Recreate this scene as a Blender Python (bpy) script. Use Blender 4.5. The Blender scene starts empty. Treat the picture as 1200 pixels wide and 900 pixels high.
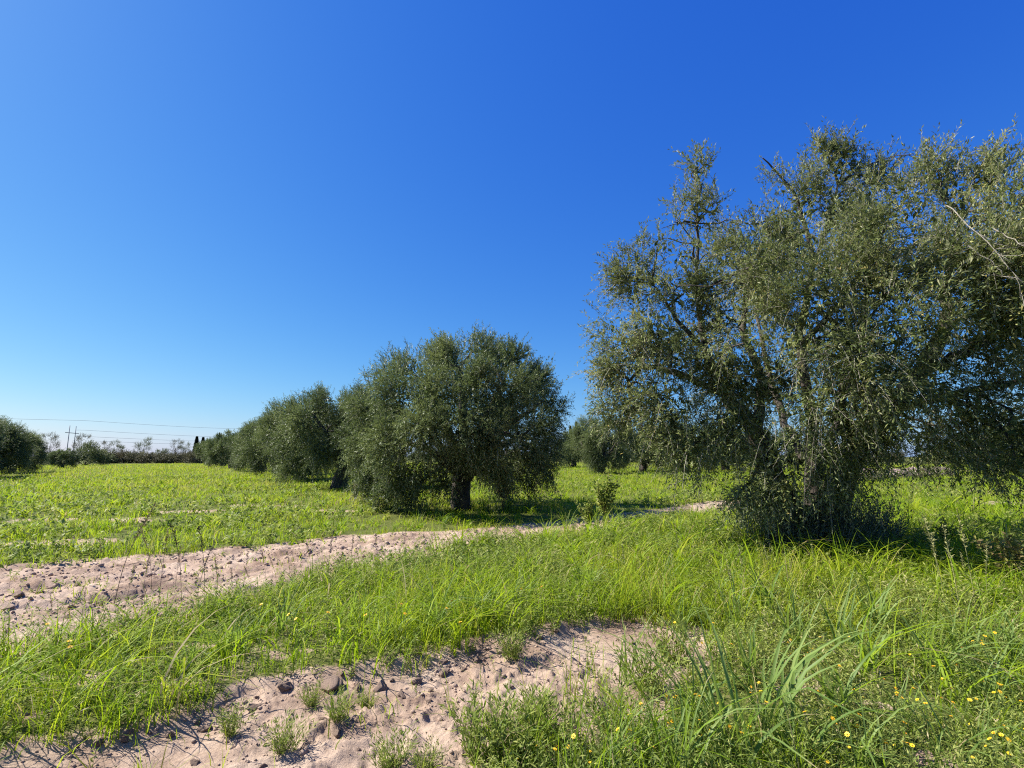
import bpy, math, numpy as np
from mathutils import Vector

R = math.radians
SC = bpy.context.scene
C = SC.collection
rng = np.random.default_rng(7)

# ------------------------------------------------------------------ camera model (used to measure the ground plan)
CAM_H, PITCH, FOC = 1.5, R(8.06), 600.0
cp, sp = math.cos(PITCH), math.sin(PITCH)

def at(px, py, z=0.0):
    """ground-plan point (x, y) of a measured pixel at height z"""
    a, b = (px - 600) / FOC, (450 - py) / FOC
    d = (a, cp - b * sp, sp + b * cp)
    t = (z - CAM_H) / d[2]
    return (a * t, d[1] * t)

def at_depth(px, py, Y):
    a, b = (px - 600) / FOC, (450 - py) / FOC
    d = (a, cp - b * sp, sp + b * cp)
    t = Y / d[1]
    return np.array((a * t, Y, CAM_H + d[2] * t))

# ------------------------------------------------------------------ noise
_perm = np.random.default_rng(3).random((256, 256)).astype(np.float64)

def vnoise(x, y):
    xi, yi = np.floor(x).astype(int), np.floor(y).astype(int)
    fx, fy = x - xi, y - yi
    fx, fy = fx * fx * (3 - 2 * fx), fy * fy * (3 - 2 * fy)
    g = lambda i, j: _perm[i & 255, j & 255]
    return ((g(xi, yi) * (1 - fx) + g(xi + 1, yi) * fx) * (1 - fy)
            + (g(xi, yi + 1) * (1 - fx) + g(xi + 1, yi + 1) * fx) * fy) * 2 - 1

def fbm(x, y, s, octs=4, gain=.5):
    v, a, t = 0, 1, 0
    for k in range(octs):
        v = v + a * vnoise(x * s + 17.3 * k, y * s - 9.1 * k)
        t += a
        a *= gain
        s *= 2.03
    return v / t

def in_poly(x, y, poly):
    res = np.zeros(x.shape, bool)
    n = len(poly)
    for i in range(n):
        x0, y0 = poly[i]
        x1, y1 = poly[(i + 1) % n]
        if y0 == y1:
            continue
        c = ((y0 > y) != (y1 > y)) & (x < (x1 - x0) * (y - y0) / (y1 - y0) + x0)
        res ^= c
    return res

def dist_line(x, y, line):
    """distance to an open polyline, and position along it"""
    best = np.full(x.shape, 1e9)
    for (x0, y0), (x1, y1) in zip(line[:-1], line[1:]):
        dx, dy = x1 - x0, y1 - y0
        t = np.clip(((x - x0) * dx + (y - y0) * dy) / (dx * dx + dy * dy), 0, 1)
        best = np.minimum(best, np.hypot(x - x0 - t * dx, y - y0 - t * dy))
    return best

# ------------------------------------------------------------------ ground plan
TR_UP = [(0, 668), (100, 658), (200, 652), (260, 645), (330, 639), (400, 631), (470, 625), (560, 619), (620, 614), (700, 606), (760, 599), (840, 589), (880, 585)]
TR_LO = [(0, 772), (60, 760), (130, 742), (200, 722), (260, 705), (330, 687), (400, 668), (480, 653), (560, 641), (640, 630), (700, 621), (770, 611), (850, 600), (890, 590)]
up_g, lo_g = [at(*p) for p in TR_UP], [at(*p) for p in TR_LO]
TRACK = [(-16, .8)] + up_g + lo_g[::-1] + [(-9, 1.0), (-12, -2), (-18, -2)]
TRACK_MID = [(-13.5, 0)] + [((a[0] + b[0]) / 2, (a[1] + b[1]) / 2) for a, b in zip(up_g, lo_g)]
BARE_PX = [(-40, 905), (60, 868), (150, 848), (230, 826), (295, 806), (350, 794), (400, 788), (460, 780), (520, 766), (570, 756),
           (620, 748), (660, 733), (720, 724), (790, 724), (818, 745), (805, 785), (780, 832), (715, 862), (650, 874), (590, 876), (556, 884), (535, 915)]
bare_g = [at(*p) for p in BARE_PX]
BARE = bare_g + [at(515, 1000), (-.25, .9), (-1.4, .5), (-2.6, 1.2)]
LIP = bare_g[1:12]
PATCHES = [(60, 637, .9, .40), (110, 634, .5, .25), (150, 610, 1.0, .45), (310, 593, 1.2, .8), (385, 599, .8, .5), (230, 600, 1.0, .5), (40, 610, 1.0, .45), (30, 800, .25, .12), (200, 800, .2, .1), (90, 760, .25, .1),
           (1065, 556, 3.2, 1.6), (1180, 590, 1.6, 1.0), (1075, 892, .2, .08), (930, 795, .12, .12), (1030, 825, .1, .1), (210, 760, .25, .12), (470, 560, 1.5, .6), (1130, 552, 3, 1.5), (830, 548, 9, 1.6), (700, 546, 10, 1.5),
           (560, 700, .12, .1), (120, 795, .25, .12), (60, 830, .2, .1), (330, 760, .2, .08)]
PATCH_G = [(at(p[0], p[1]), p[2], p[3]) for p in PATCHES]

def masks(x, y):
    wx = x + .26 * fbm(x, y, 1.9, 4) + .09 * vnoise(x * 8, y * 8) + .04 * vnoise(x * 19, y * 19)
    wy = y + .26 * fbm(x + 40, y, 1.9, 4) + .09 * vnoise(x * 8 + 7, y * 8) + .04 * vnoise(x * 19 + 5, y * 19)
    tr = in_poly(wx, wy, TRACK)
    ba = in_poly(wx, wy, BARE)
    pa = np.zeros(x.shape)
    nz = .9 * fbm(x + 3, y, 2.2, 3) + .5 * fbm(x, y + 8, 9, 2)
    for (gx, gy), a, b in PATCH_G:
        pa = np.maximum(pa, 1.25 - ((wx - gx) / a) ** 2 - ((wy - gy) / b) ** 2 + nz)
    return tr, ba, np.clip(pa, 0, 1)

def height(x, y, tr, ba):
    r = np.hypot(x, y)
    h = .05 * fbm(x, y, .35, 2) * np.clip(r / 6, .3, 1)
    near = np.clip(1.5 - r / 22, 0, 1)
    h = h + .022 * fbm(x + 9, y, 2.1, 4) * near
    # lumpy turned soil
    n1 = fbm(x, y, 3.4, 5, .55)
    ridged = (1 - np.abs(fbm(x + 31, y + 5, 5.0, 3))) ** 3
    rough = np.clip(fbm(x + 70, y - 12, .9, 2) * 1.6 + .55, .12, 1.15)
    soil = (.05 * n1 + .030 * ridged - .02 + .022 * np.maximum(fbm(x, y + 50, 11, 2), 0)) * rough
    # broken furrows that run with the track
    ua, va = x * .83 + y * .55, -x * .55 + y * .83
    fur = (1 - np.abs(fbm(ua * .55, va * 2.6, 1.7, 4, .55))) ** 2.2
    chop = np.maximum(fbm(ua + 3, va * 1.5, 6.0, 5, .6) - .05, 0)
    dm = dist_line(x, y, TRACK_MID)
    rut = -.055 * (np.exp(-((dm - .55) / .2) ** 2)) + .03 * np.exp(-(dm / .3) ** 2)
    h = h + tr * (-.065 + soil * .8 + rut * .55 + .075 * fur + .075 * chop)
    dl = dist_line(x, y, LIP)
    h = h + ba * (-.06 + soil * .9 + (.04 * fur + .085 * chop) * np.clip(rough, .2, 1))
    lip = .035 * np.exp(-(dl / .25) ** 2) * (1 + 1.5 * fbm(x, y, 3.2, 3))
    h = h + lip * (1 - .6 * ba)
    return h

# ------------------------------------------------------------------ material helpers
def mat(name):
    m = bpy.data.materials.new(name)
    m.use_nodes = True
    nt = m.node_tree
    nt.nodes.clear()
    out = nt.nodes.new('ShaderNodeOutputMaterial')
    return m, nt, out

def N(nt, kind, **kw):
    n = nt.nodes.new(kind)
    for k, v in kw.items():
        if k in n.inputs:
            n.inputs[k].default_value = v
        else:
            setattr(n, k, v)
    return n

def ramp(nt, src, stops):
    r = nt.nodes.new('ShaderNodeValToRGB')
    el = r.color_ramp.elements
    while len(el) < len(stops):
        el.new(.5)
    for e, (p, c) in zip(el, stops):
        e.position = p
        e.color = (*c, 1)
    nt.links.new(src, r.inputs[0])
    return r

def leaf_material(name, top, under, transl=.3, rough=.5, tr_col=None, spec=.4):
    """two-sided leaf: stops for the upper face, one colour for the underside, a share of light passing through"""
    m, nt, out = mat(name)
    L = nt.links.new
    at_ = N(nt, 'ShaderNodeAttribute', attribute_name='tint')
    up = ramp(nt, at_.outputs['Fac'], top)
    col = up.outputs[0]
    if under is not None:
        un = ramp(nt, at_.outputs['Fac'], under)
        geo = N(nt, 'ShaderNodeNewGeometry')
        mx = N(nt, 'ShaderNodeMix', data_type='RGBA')
        L(geo.outputs['Backfacing'], mx.inputs[0])
        L(up.outputs[0], mx.inputs[6])
        L(un.outputs[0], mx.inputs[7])
        col = mx.outputs[2]
    p = N(nt, 'ShaderNodeBsdfPrincipled', Roughness=rough)
    p.inputs['Specular IOR Level'].default_value = spec
    L(col, p.inputs['Base Color'])
    t = N(nt, 'ShaderNodeBsdfTranslucent')
    if tr_col:
        trr = ramp(nt, at_.outputs['Fac'], tr_col)
        L(trr.outputs[0], t.inputs[0])
    else:
        L(up.outputs[0], t.inputs[0])
    ms = N(nt, 'ShaderNodeMixShader')
    ms.inputs[0].default_value = transl
    L(p.outputs[0], ms.inputs[1])
    L(t.outputs[0], ms.inputs[2])
    L(ms.outputs[0], out.inputs[0])
    return m

def bark_material(name, c0, c1, scale=9):
    m, nt, out = mat(name)
    L = nt.links.new
    tc = N(nt, 'ShaderNodeTexCoord')
    mp = N(nt, 'ShaderNodeMapping')
    mp.inputs['Scale'].default_value = (1, 1, .3)
    n = N(nt, 'ShaderNodeTexNoise', Scale=scale, Detail=8, Roughness=.7)
    L(tc.outputs['Object'], mp.inputs[0])
    L(mp.outputs[0], n.inputs[0])
    r = ramp(nt, n.outputs[0], [(.3, c0), (.52, [(a + b) / 2 for a, b in zip(c0, c1)]), (.72, c1)])
    p = N(nt, 'ShaderNodeBsdfPrincipled', Roughness=.9)
    L(r.outputs[0], p.inputs['Base Color'])
    b = N(nt, 'ShaderNodeBump', Strength=.9, Distance=.05)
    L(n.outputs[0], b.inputs['Height'])
    L(b.outputs[0], p.inputs['Normal'])
    L(p.outputs[0], out.inputs[0])
    return m

def plain(name, c, rough=.8, metal=0):
    m, nt, out = mat(name)
    n = N(nt, 'ShaderNodeTexNoise', Scale=14, Detail=4)
    r = ramp(nt, n.outputs[0], [(.3, [v * .75 for v in c]), (.7, [v * 1.2 for v in c])])
    p = N(nt, 'ShaderNodeBsdfPrincipled', Roughness=rough, Metallic=metal)
    nt.links.new(r.outputs[0], p.inputs['Base Color'])
    nt.links.new(p.outputs[0], out.inputs[0])
    return m

# soil / ground: bare soil colour where 'bare' is 1, dead thatch and green between the plants elsewhere
def ground_material():
    m, nt, out = mat('earth')
    L = nt.links.new
    tc = N(nt, 'ShaderNodeTexCoord')
    n1 = N(nt, 'ShaderNodeTexNoise', Scale=1.3, Detail=9, Roughness=.62)
    n2 = N(nt, 'ShaderNodeTexNoise', Scale=26, Detail=7, Roughness=.7)
    n3 = N(nt, 'ShaderNodeTexNoise', Scale=140, Detail=4, Roughness=.7)
    vo = N(nt, 'ShaderNodeTexVoronoi', Scale=34)
    for n in (n1, n2, n3, vo):
        L(tc.outputs['Object'], n.inputs['Vector'])
    dry = ramp(nt, n1.outputs[0], [(.36, SOIL[0]), (.50, SOIL[1]), (.66, SOIL[2])])
    fine = ramp(nt, n2.outputs[0], [(.33, (.55, .52, .5)), (.55, (1, 1, 1)), (.75, (1.1, 1.1, 1.1))])
    mu = N(nt, 'ShaderNodeMix', data_type='RGBA', blend_type='MULTIPLY')
    mu.inputs[0].default_value = .55
    L(dry.outputs[0], mu.inputs[6])
    L(fine.outputs[0], mu.inputs[7])
    green = ramp(nt, n2.outputs[0], [(.32, (.045, .065, .012)), (.5, (.09, .11, .02)), (.68, (.20, .16, .075))])
    a = N(nt, 'ShaderNodeAttribute', attribute_name='bare')
    add = N(nt, 'ShaderNodeMath', operation='MULTIPLY_ADD')
    L(n2.outputs[0], add.inputs[0])
    add.inputs[1].default_value = .5
    L(a.outputs['Fac'], add.inputs[2])
    sh = N(nt, 'ShaderNodeMapRange')
    sh.inputs[1].default_value = .55
    sh.inputs[2].default_value = .85
    L(add.outputs[0], sh.inputs[0])
    mx = N(nt, 'ShaderNodeMix', data_type='RGBA')
    L(sh.outputs[0], mx.inputs[0])
    L(green.outputs[0], mx.inputs[6])
    L(mu.outputs[2], mx.inputs[7])
    p = N(nt, 'ShaderNodeBsdfPrincipled', Roughness=.95)
    p.inputs['Specular IOR Level'].default_value = .1
    L(mx.outputs[2], p.inputs['Base Color'])
    b1 = N(nt, 'ShaderNodeBump', Strength=.8, Distance=.026)
    b2 = N(nt, 'ShaderNodeBump', Strength=.7, Distance=.007)
    L(n2.outputs[0], b1.inputs['Height'])
    L(n3.outputs[0], b2.inputs['Height'])
    L(b1.outputs[0], b2.inputs['Normal'])
    L(b2.outputs[0], p.inputs['Normal'])
    L(p.outputs[0], out.inputs[0])
    return m

SOIL = [(.245, .165, .117), (.405, .294, .214), (.49, .372, .280)]
M_EARTH = ground_material()
M_OLIVE = leaf_material('olive leaf', [(0, (.068, .092, .026)), (.5, (.172, .208, .064)), (.9, (.37, .385, .145)), (1, (.44, .34, .11))],
                        [(0, (.22, .235, .125)), (1, (.44, .43, .25))], .34, .5, spec=.15)
M_OLIVE2 = leaf_material('olive leaf of the row', [(0, (.050, .070, .021)), (.5, (.115, .158, .046)), (1, (.235, .270, .085))],
                         [(0, (.15, .18, .095)), (1, (.30, .32, .19))], .32, .5, spec=.25)
M_SUCKER = leaf_material('sucker leaf', [(0, (.055, .085, .030)), (.6, (.11, .15, .05)), (1, (.16, .17, .06))],
                         [(0, (.11, .14, .10)), (1, (.2, .22, .15))], .25, .45)
M_SHRUB = leaf_material('far shrub leaf', [(0, (.075, .105, .034)), (.5, (.13, .155, .05)), (1, (.20, .18, .075))], None, .35, .6)
M_BROWN = leaf_material('dry shrub leaf', [(0, (.075, .078, .035)), (.5, (.115, .108, .05)), (1, (.17, .13, .065))], None, .2, .6)
M_CONIFER = leaf_material('conifer leaf', [(0, (.012, .02, .014)), (1, (.03, .045, .03))], None, .1, .6)
GR = [(0, (.075, .125, .014)), (.35, (.160, .260, .010)), (.7, (.275, .365, .013)), (.93, (.36, .36, .035)), (1, (.42, .34, .18))]
GT = [(0, (.18, .32, .01)), (.5, (.34, .48, .012)), (.9, (.48, .52, .04)), (1, (.42, .33, .15))]
M_GRASS = leaf_material('grass blade', GR, None, .45, .55, GT, .18)
WE = [(0, (.095, .145, .028)), (.45, (.215, .265, .055)), (.9, (.36, .37, .10)), (1, (.40, .33, .18))]
M_WEED = leaf_material('weed leaf', WE, None, .38, .6, [(0, (.14, .24, .03)), (1, (.38, .42, .08))], .2)
M_CLUMP = leaf_material('broad grass leaf', [(0, (.11, .18, .035)), (.6, (.20, .28, .07)), (.9, (.27, .33, .10)), (1, (.40, .33, .17))], None, .42, .5,
                        [(0, (.18, .30, .03)), (1, (.36, .46, .06))], .25)
M_STALK = plain('dark seed stalk', (.055, .042, .028))
M_STRAW = plain('straw stalk', (.26, .25, .09))
M_RUST = leaf_material('rust seed head', [(0, (.09, .062, .035)), (.6, (.17, .115, .062)), (1, (.26, .19, .10))], None, .2, .8)
M_YBROWN = leaf_material('turning leaf', [(0, (.13, .16, .04)), (.6, (.26, .23, .06)), (1, (.28, .17, .08))], None, .3, .5)
M_PINKF = leaf_material('pale pink blossom', [(0, (.42, .25, .27)), (1, (.62, .45, .46))], None, .3, .6)
M_PETAL = plain('yellow petal', (.78, .50, .012), .6)
M_FLCORE = plain('flower centre', (.62, .26, .01), .7)
M_STEM = plain('green stem', (.09, .12, .03))
M_BARK = bark_material('olive bark', (.026, .020, .015), (.125, .098, .076))
M_BARKD = bark_material('dark olive bark', (.022, .017, .012), (.10, .078, .06))
M_TWIG = bark_material('grey twig bark', (.22, .19, .15), (.48, .43, .36), 20)
M_POLE = bark_material('hazed pole', (.24, .23, .23), (.36, .345, .34), 4)  # pole grey lightened: distance haze painted into the colour
M_WIRE = plain('wire', (.26, .28, .32), .5, .0)

# ------------------------------------------------------------------ mesh helpers
class Buf:
    def __init__(s):
        s.V, s.F4, s.F3, s.m4, s.m3, s.T, s.n = [], [], [], [], [], [], 0

    def add(s, V, quads=None, tris=None, tint=None, mi=0):
        V = np.asarray(V, dtype=np.float64).reshape(-1, 3)
        s.V.append(V)
        s.T.append(np.full(len(V), .5) if tint is None else np.broadcast_to(np.asarray(tint, float), (len(V),)))
        if quads is not None and len(quads):
            q = np.asarray(quads).reshape(-1, 4) + s.n
            s.F4.append(q)
            s.m4.append(np.full(len(q), mi))
        if tris is not None and len(tris):
            t = np.asarray(tris).reshape(-1, 3) + s.n
            s.F3.append(t)
            s.m3.append(np.full(len(t), mi))
        s.n += len(V)

    def mesh(s, name, mats, smooth=False):
        me = bpy.data.meshes.new(name)
        V = np.concatenate(s.V)
        q = np.concatenate(s.F4) if s.F4 else np.zeros((0, 4), int)
        t = np.concatenate(s.F3) if s.F3 else np.zeros((0, 3), int)
        mi = np.concatenate(s.m4 + s.m3) if (s.m4 or s.m3) else np.zeros(0, int)
        me.vertices.add(len(V))
        me.vertices.foreach_set('co', V.astype(np.float32).ravel())
        nl = q.size + t.size
        me.loops.add(nl)
        me.loops.foreach_set('vertex_index', np.concatenate([q.ravel(), t.ravel()]).astype(np.int32))
        me.polygons.add(len(q) + len(t))
        st = np.concatenate([np.arange(len(q)) * 4, len(q) * 4 + np.arange(len(t)) * 3]).astype(np.int32)
        me.polygons.foreach_set('loop_start', st)
        me.polygons.foreach_set('material_index', mi.astype(np.int32))
        if smooth:
            me.polygons.foreach_set('use_smooth', np.ones(len(st), bool))
        a = me.attributes.new('tint', 'FLOAT', 'POINT')
        a.data.foreach_set('value', np.concatenate(s.T).astype(np.float32))
        for m_ in (mats if isinstance(mats, (list, tuple)) else [mats]):
            me.materials.append(m_)
        me.update(calc_edges=True)
        return me

def obj(name, me, parent=None, loc=(0, 0, 0), rz=0, scale=1):
    o = bpy.data.objects.new(name, me)
    C.objects.link(o)
    if parent is not None:
        o.parent = parent
    o.location = loc
    o.rotation_euler = (0, 0, rz)
    o.scale = (scale,) * 3 if np.isscalar(scale) else scale
    return o

def tag(o, label=None, cat=None, group=None, kind=None):
    for k, v in (('label', label), ('category', cat), ('group', group), ('kind', kind)):
        if v:
            o[k] = v
    return o

def empty(name, loc, label, cat, group=None, rz=0, scale=1):
    o = obj(name, None, None, loc, rz, scale)
    o.empty_display_size = .2
    return tag(o, label, cat, group)

def unit(v):
    return v / np.maximum(np.linalg.norm(v, axis=-1, keepdims=True), 1e-9)

def tube(buf, P, rad, sides=8, mi=0, gnarl=0., seed=0, cap=True, tint=.5):
    """tapered tube along a polyline, optionally with a gnarled surface"""
    P = np.asarray(P, float)
    rad = np.broadcast_to(np.asarray(rad, float), (len(P),))
    T = unit(np.gradient(P, axis=0))
    ref = np.array([.31, .95, .1]) if abs(T[0][2]) > .7 else np.array([0, 0, 1.])
    U = unit(np.cross(T, ref))
    W = np.cross(T, U)
    a = np.arange(sides) / sides * 2 * np.pi
    V = P[:, None] + rad[:, None, None] * (np.cos(a)[None, :, None] * U[:, None] + np.sin(a)[None, :, None] * W[:, None])
    if gnarl:
        k = np.arange(len(P))[:, None] * .45 + seed * 3.1
        g = 1 + gnarl * (vnoise(np.cos(a)[None] * 1.6 + seed * 5 + 40, np.sin(a)[None] * 1.6 + k)
                         + .5 * vnoise(np.cos(a)[None] * 4 + 9 + seed, np.sin(a)[None] * 4 + k * 2))
        V = P[:, None] + (V - P[:, None]) * g[:, :, None]
    n = len(P)
    i, j = np.meshgrid(np.arange(n - 1), np.arange(sides), indexing='ij')
    q = np.stack([i * sides + j, i * sides + (j + 1) % sides, (i + 1) * sides + (j + 1) % sides, (i + 1) * sides + j], -1).reshape(-1, 4)
    V = V.reshape(-1, 3)
    tr = None
    if cap:
        V = np.vstack([V, P[-1]])
        j = np.arange(sides)
        tr = np.stack([(n - 1) * sides + j, (n - 1) * sides + (j + 1) % sides, np.full(sides, n * sides)], -1)
    buf.add(V, q, tr, tint, mi)

def curve_pts(pts, n):
    """smooth (Catmull-Rom) resampling"""
    P = np.asarray(pts, float)
    P = np.vstack([2 * P[0] - P[1], P, 2 * P[-1] - P[-2]])
    out = []
    m = len(P) - 3
    for u in np.linspace(0, m - 1e-6, n):
        k = int(u)
        t = u - k
        a, b, c, d = P[k:k + 4]
        out.append(.5 * (2 * b + (c - a) * t + (2 * a - 5 * b + 4 * c - d) * t * t + (3 * b - a - 3 * c + d) * t ** 3))
    return np.array(out)

def many_twigs(buf, S, E, r, mi=0, sag=0., tint=.5):
    """thousands of thin 3-sided two-piece sticks from S to E"""
    n = len(S)
    Mid = (S + E) / 2
    Mid[:, 2] += sag
    D = unit(E - S)
    U = unit(np.cross(D, np.array([.3, .2, .93])))
    W = np.cross(D, U)
    r = np.broadcast_to(r, (n,))
    rows = []
    for P, k in ((S, 1.), (Mid, .7), (E, .35)):
        for a in (0, 2.094, 4.189):
            rows.append(P + (r * k)[:, None] * (math.cos(a) * U + math.sin(a) * W))
    V = np.stack(rows, 1)                       # n, 9, 3
    q = []
    for lv in (0, 3):
        for j in range(3):
            q.append([lv + j, lv + (j + 1) % 3, lv + 3 + (j + 1) % 3, lv + 3 + j])
    q = np.array(q)[None] + (np.arange(n) * 9)[:, None, None]
    buf.add(V.reshape(-1, 3), q.reshape(-1, 4), None, tint, mi)

def leaves(buf, P, D, Nn, L, W, tint, mi=0):
    D = unit(D)
    S = unit(np.cross(D, Nn))
    L, W = np.broadcast_to(L, (len(P),))[:, None], np.broadcast_to(W, (len(P),))[:, None]
    Nf = unit(np.cross(S, D))
    mid = P + D * L * .45
    V = np.stack([P, mid + S * W / 2 + Nf * W * .12, P + D * L - Nf * L * .06, mid - S * W / 2 + Nf * W * .12], 1)
    q = np.arange(len(P) * 4).reshape(-1, 4)
    buf.add(V.reshape(-1, 3), q, None, np.repeat(tint, 4), mi)

def twig_foliage(buf, S, D, Lt, droop, per, leafL, leafW, g, twig_mi=None, twig_r=.003, twig_share=.3, tint0=None):
    """leafy shoots: S starts, D directions, Lt lengths; leaves in pairs along each arching shoot"""
    n = len(S)
    t = (np.arange(per) + .5) / per
    down = np.array([0, 0, -1.])
    Pl = S[:, None] + D[:, None] * (Lt[:, None] * t)[..., None] + down * (droop * Lt)[:, None, None] * (t ** 2)[None, :, None]
    Tn = unit(D[:, None] + 2 * down * droop[:, None, None] * t[None, :, None])
    Pl, Tn = Pl.reshape(-1, 3), Tn.reshape(-1, 3)
    m = len(Pl)
    Pl = Pl + g.normal(0, .010, (m, 3))
    rv = unit(g.normal(0, 1, (m, 3)))
    side = unit(np.cross(Tn, rv))
    Dl = unit(Tn * .75 + side * g.uniform(.45, 1.0, (m, 1)) + np.array([0, 0, .12]))
    Nn = unit(np.array([0, 0, 1.]) + g.normal(0, .55, (m, 3)))
    tt = g.beta(2.2, 2.6, m) if tint0 is None else np.clip(np.repeat(tint0, per) + g.normal(0, .17, m), 0, .98)
    yl = g.random(m) < .006
    tt = np.where(yl, 1., tt)
    leaves(buf, Pl, Dl, Nn, leafL * g.uniform(.7, 1.2, m), leafW * g.uniform(.75, 1.2, m), tt)
    if twig_mi is not None:
        k = g.random(n) < twig_share
        E = S + D * Lt[:, None] * .97 + down * (droop * Lt)[:, None]
        s_, e_ = S[k], E[k]
        mid_sag = (droop * Lt)[k] * .25
        many_twigs(buf, s_, e_, twig_r * g.uniform(.7, 1.3, len(s_)), twig_mi, mid_sag)

def lobe_foliage(buf, lobes, center, n_per_m2, per, leafL, leafW, g, twig=None, twig_r=.003, len_rng=(.35, .8), droop_rng=(.15, .9), erect=.45, fill=.25, twig_share=.3, gap=-.28, scat=.28, core=.45):
    """lobes: (x, y, z, radius, flatten). Shoots radiate from each lobe; low ones hang, top ones stand"""
    for k, lb in enumerate(lobes):
        c, rad = np.array(lb[:3]), lb[3]
        fl = lb[4] if len(lb) > 4 else .85
        dens = lb[5] if len(lb) > 5 else 1.
        n = max(6, int(n_per_m2 * 4 * np.pi * rad * rad * dens))
        d = unit(g.normal(0, 1, (n, 3)))
        outw = unit(c - center)
        d = unit(d + outw * .45)
        rr = rad * (g.random(n) ** core) * (g.uniform(.75, 1.1, n) if core < .5 else g.uniform(.7, 1.4, n))
        S = c + d * rr[:, None] * np.array([1, 1, fl]) * .8
        # break the lobe into shoots' clumps so that gaps remain
        cl = fbm(S[:, 0] * 1. + S[:, 2] * .63, S[:, 1] + S[:, 2] * .77, 2.4, 2)
        keep = cl > gap
        S, d = S[keep], d[keep]
        n = len(S)
        upz = np.clip(d[:, 2] * .6 + outw[2] * .5, -.6, 1)
        D = unit(d * .75 + outw * .35 + np.array([0, 0, 1.]) * (erect * (upz[:, None] + .15)) + g.normal(0, scat, (n, 3)))
        Lt = g.uniform(*len_rng, n) * min(1, .55 + rad * .55)
        droop = g.uniform(*droop_rng, n) * np.clip(1.0 - upz * 1.0, .12, 1.5)
        t0 = np.clip(.46 + .17 * g.normal() + .16 * fbm(S[:, 0] + S[:, 2], S[:, 1] - S[:, 2], 1.3, 2) + .05 * g.normal(0, 1, n), .05, .9)
        twig_foliage(buf, S, D, Lt, droop, per, leafL, leafW, g, twig, twig_r, twig_share, t0)
        # oversized filler leaves added to block light; dark tint paints shade inside the lobe
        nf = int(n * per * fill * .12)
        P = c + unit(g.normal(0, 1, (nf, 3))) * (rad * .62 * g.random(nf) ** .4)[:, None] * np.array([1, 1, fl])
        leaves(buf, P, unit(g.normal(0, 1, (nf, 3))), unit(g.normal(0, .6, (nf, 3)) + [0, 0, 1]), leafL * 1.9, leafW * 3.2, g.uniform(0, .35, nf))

def nearest_branch(buf, skel, c, r0, r1, g, mi=0, sides=6, sag=.12):
    d = np.linalg.norm(skel - c, axis=1) + .5 * np.maximum(0, skel[:, 2] - c[2])
    s = skel[np.argmin(d)]
    L = np.linalg.norm(c - s)
    m1 = s + (c - s) * .4 + g.normal(0, .10 * L, 3) + [0, 0, sag * L]
    m2 = s + (c - s) * .72 + g.normal(0, .07 * L, 3) + [0, 0, sag * L * .6]
    P = curve_pts([s, m1, m2, c], 9)
    tube(buf, P, np.linspace(r0, r1, 9), sides, mi, .12, g.integers(50))
    return P

# ------------------------------------------------------------------ ground mesh
def blur(m, k):
    m = m.astype(float)
    for ax in (0, 1):
        for _ in range(2):
            p = np.take(m, np.r_[-k:m.shape[ax] + k], axis=ax, mode='wrap' if ax == 0 else 'clip')
            c = np.cumsum(p, axis=ax)
            n = m.shape[ax]
            hi = np.take(c, np.arange(2 * k, 2 * k + n), axis=ax)
            lo = np.take(c, np.arange(-1, n - 1).clip(0), axis=ax)
            m = (hi - lo) / (2 * k)
    return m.clip(0, 1)

GA = np.concatenate([np.linspace(R(-62), R(62), 760), np.linspace(R(62), R(298), 60)[1:-1]])
GR_ = np.concatenate([np.linspace(.05, 1.2, 10)[:-1], np.geomspace(1.2, 24, 440)[:-1], np.geomspace(24, 140, 130)[:-1], np.geomspace(140, 2600, 26)])
_A, _Rr = np.meshgrid(GA, GR_, indexing='ij')
GX, GY = _Rr * np.sin(_A), _Rr * np.cos(_A)
G_TR, G_BA, G_PA = masks(GX, GY)
S_TR, S_BA = blur(G_TR, 4), blur(G_BA, 4)
GZ = height(GX, GY, S_TR, S_BA)

def build_ground():
    x, y, z = GX, GY, GZ
    bare = np.clip(.20 + .34 * fbm(x + 3, y, .8, 3), 0, .5) * np.clip(1 - np.hypot(x, y) / 60, .2, 1)
    bare = np.maximum(np.maximum(bare, G_PA * .82), np.clip(1.8 * np.maximum(S_TR, S_BA), 0, 1))
    na, nr = x.shape
    i, j = np.meshgrid(np.arange(na), np.arange(nr - 1), indexing='ij')
    i2 = (i + 1) % na
    q = np.stack([i * nr + j, i * nr + j + 1, i2 * nr + j + 1, i2 * nr + j], -1).reshape(-1, 4)
    cls = np.zeros(na * nr, int)
    cls[G_TR.ravel()] = 1
    cls[G_BA.ravel()] = 2
    fc = cls[q].max(1)
    V = np.stack([x.ravel(), y.ravel(), z.ravel()], -1)
    b = bare.ravel()
    for k, name in ((0, 'ground'), (1, 'dirt_track'), (2, 'bare_soil')):
        qq = q[fc == k]
        idx, inv = np.unique(qq, return_inverse=True)
        bf = Buf()
        bf.add(V[idx], inv.reshape(-1, 4))
        me = bf.mesh(name, M_EARTH, smooth=True)
        a = me.attributes.new('bare', 'FLOAT', 'POINT')
        a.data.foreach_set('value', b[idx].astype(np.float32))
        tag(obj(name, me), {'ground': 'open ground of the olive grove under the grass and weeds',
                            'dirt_track': 'pale rutted dirt track running between the grass strips',
                            'bare_soil': 'patch of pale turned bare soil in the foreground'}[name],
            {'ground': 'ground', 'dirt_track': 'track', 'bare_soil': 'soil'}[name], None, 'structure')

build_ground()

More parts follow.
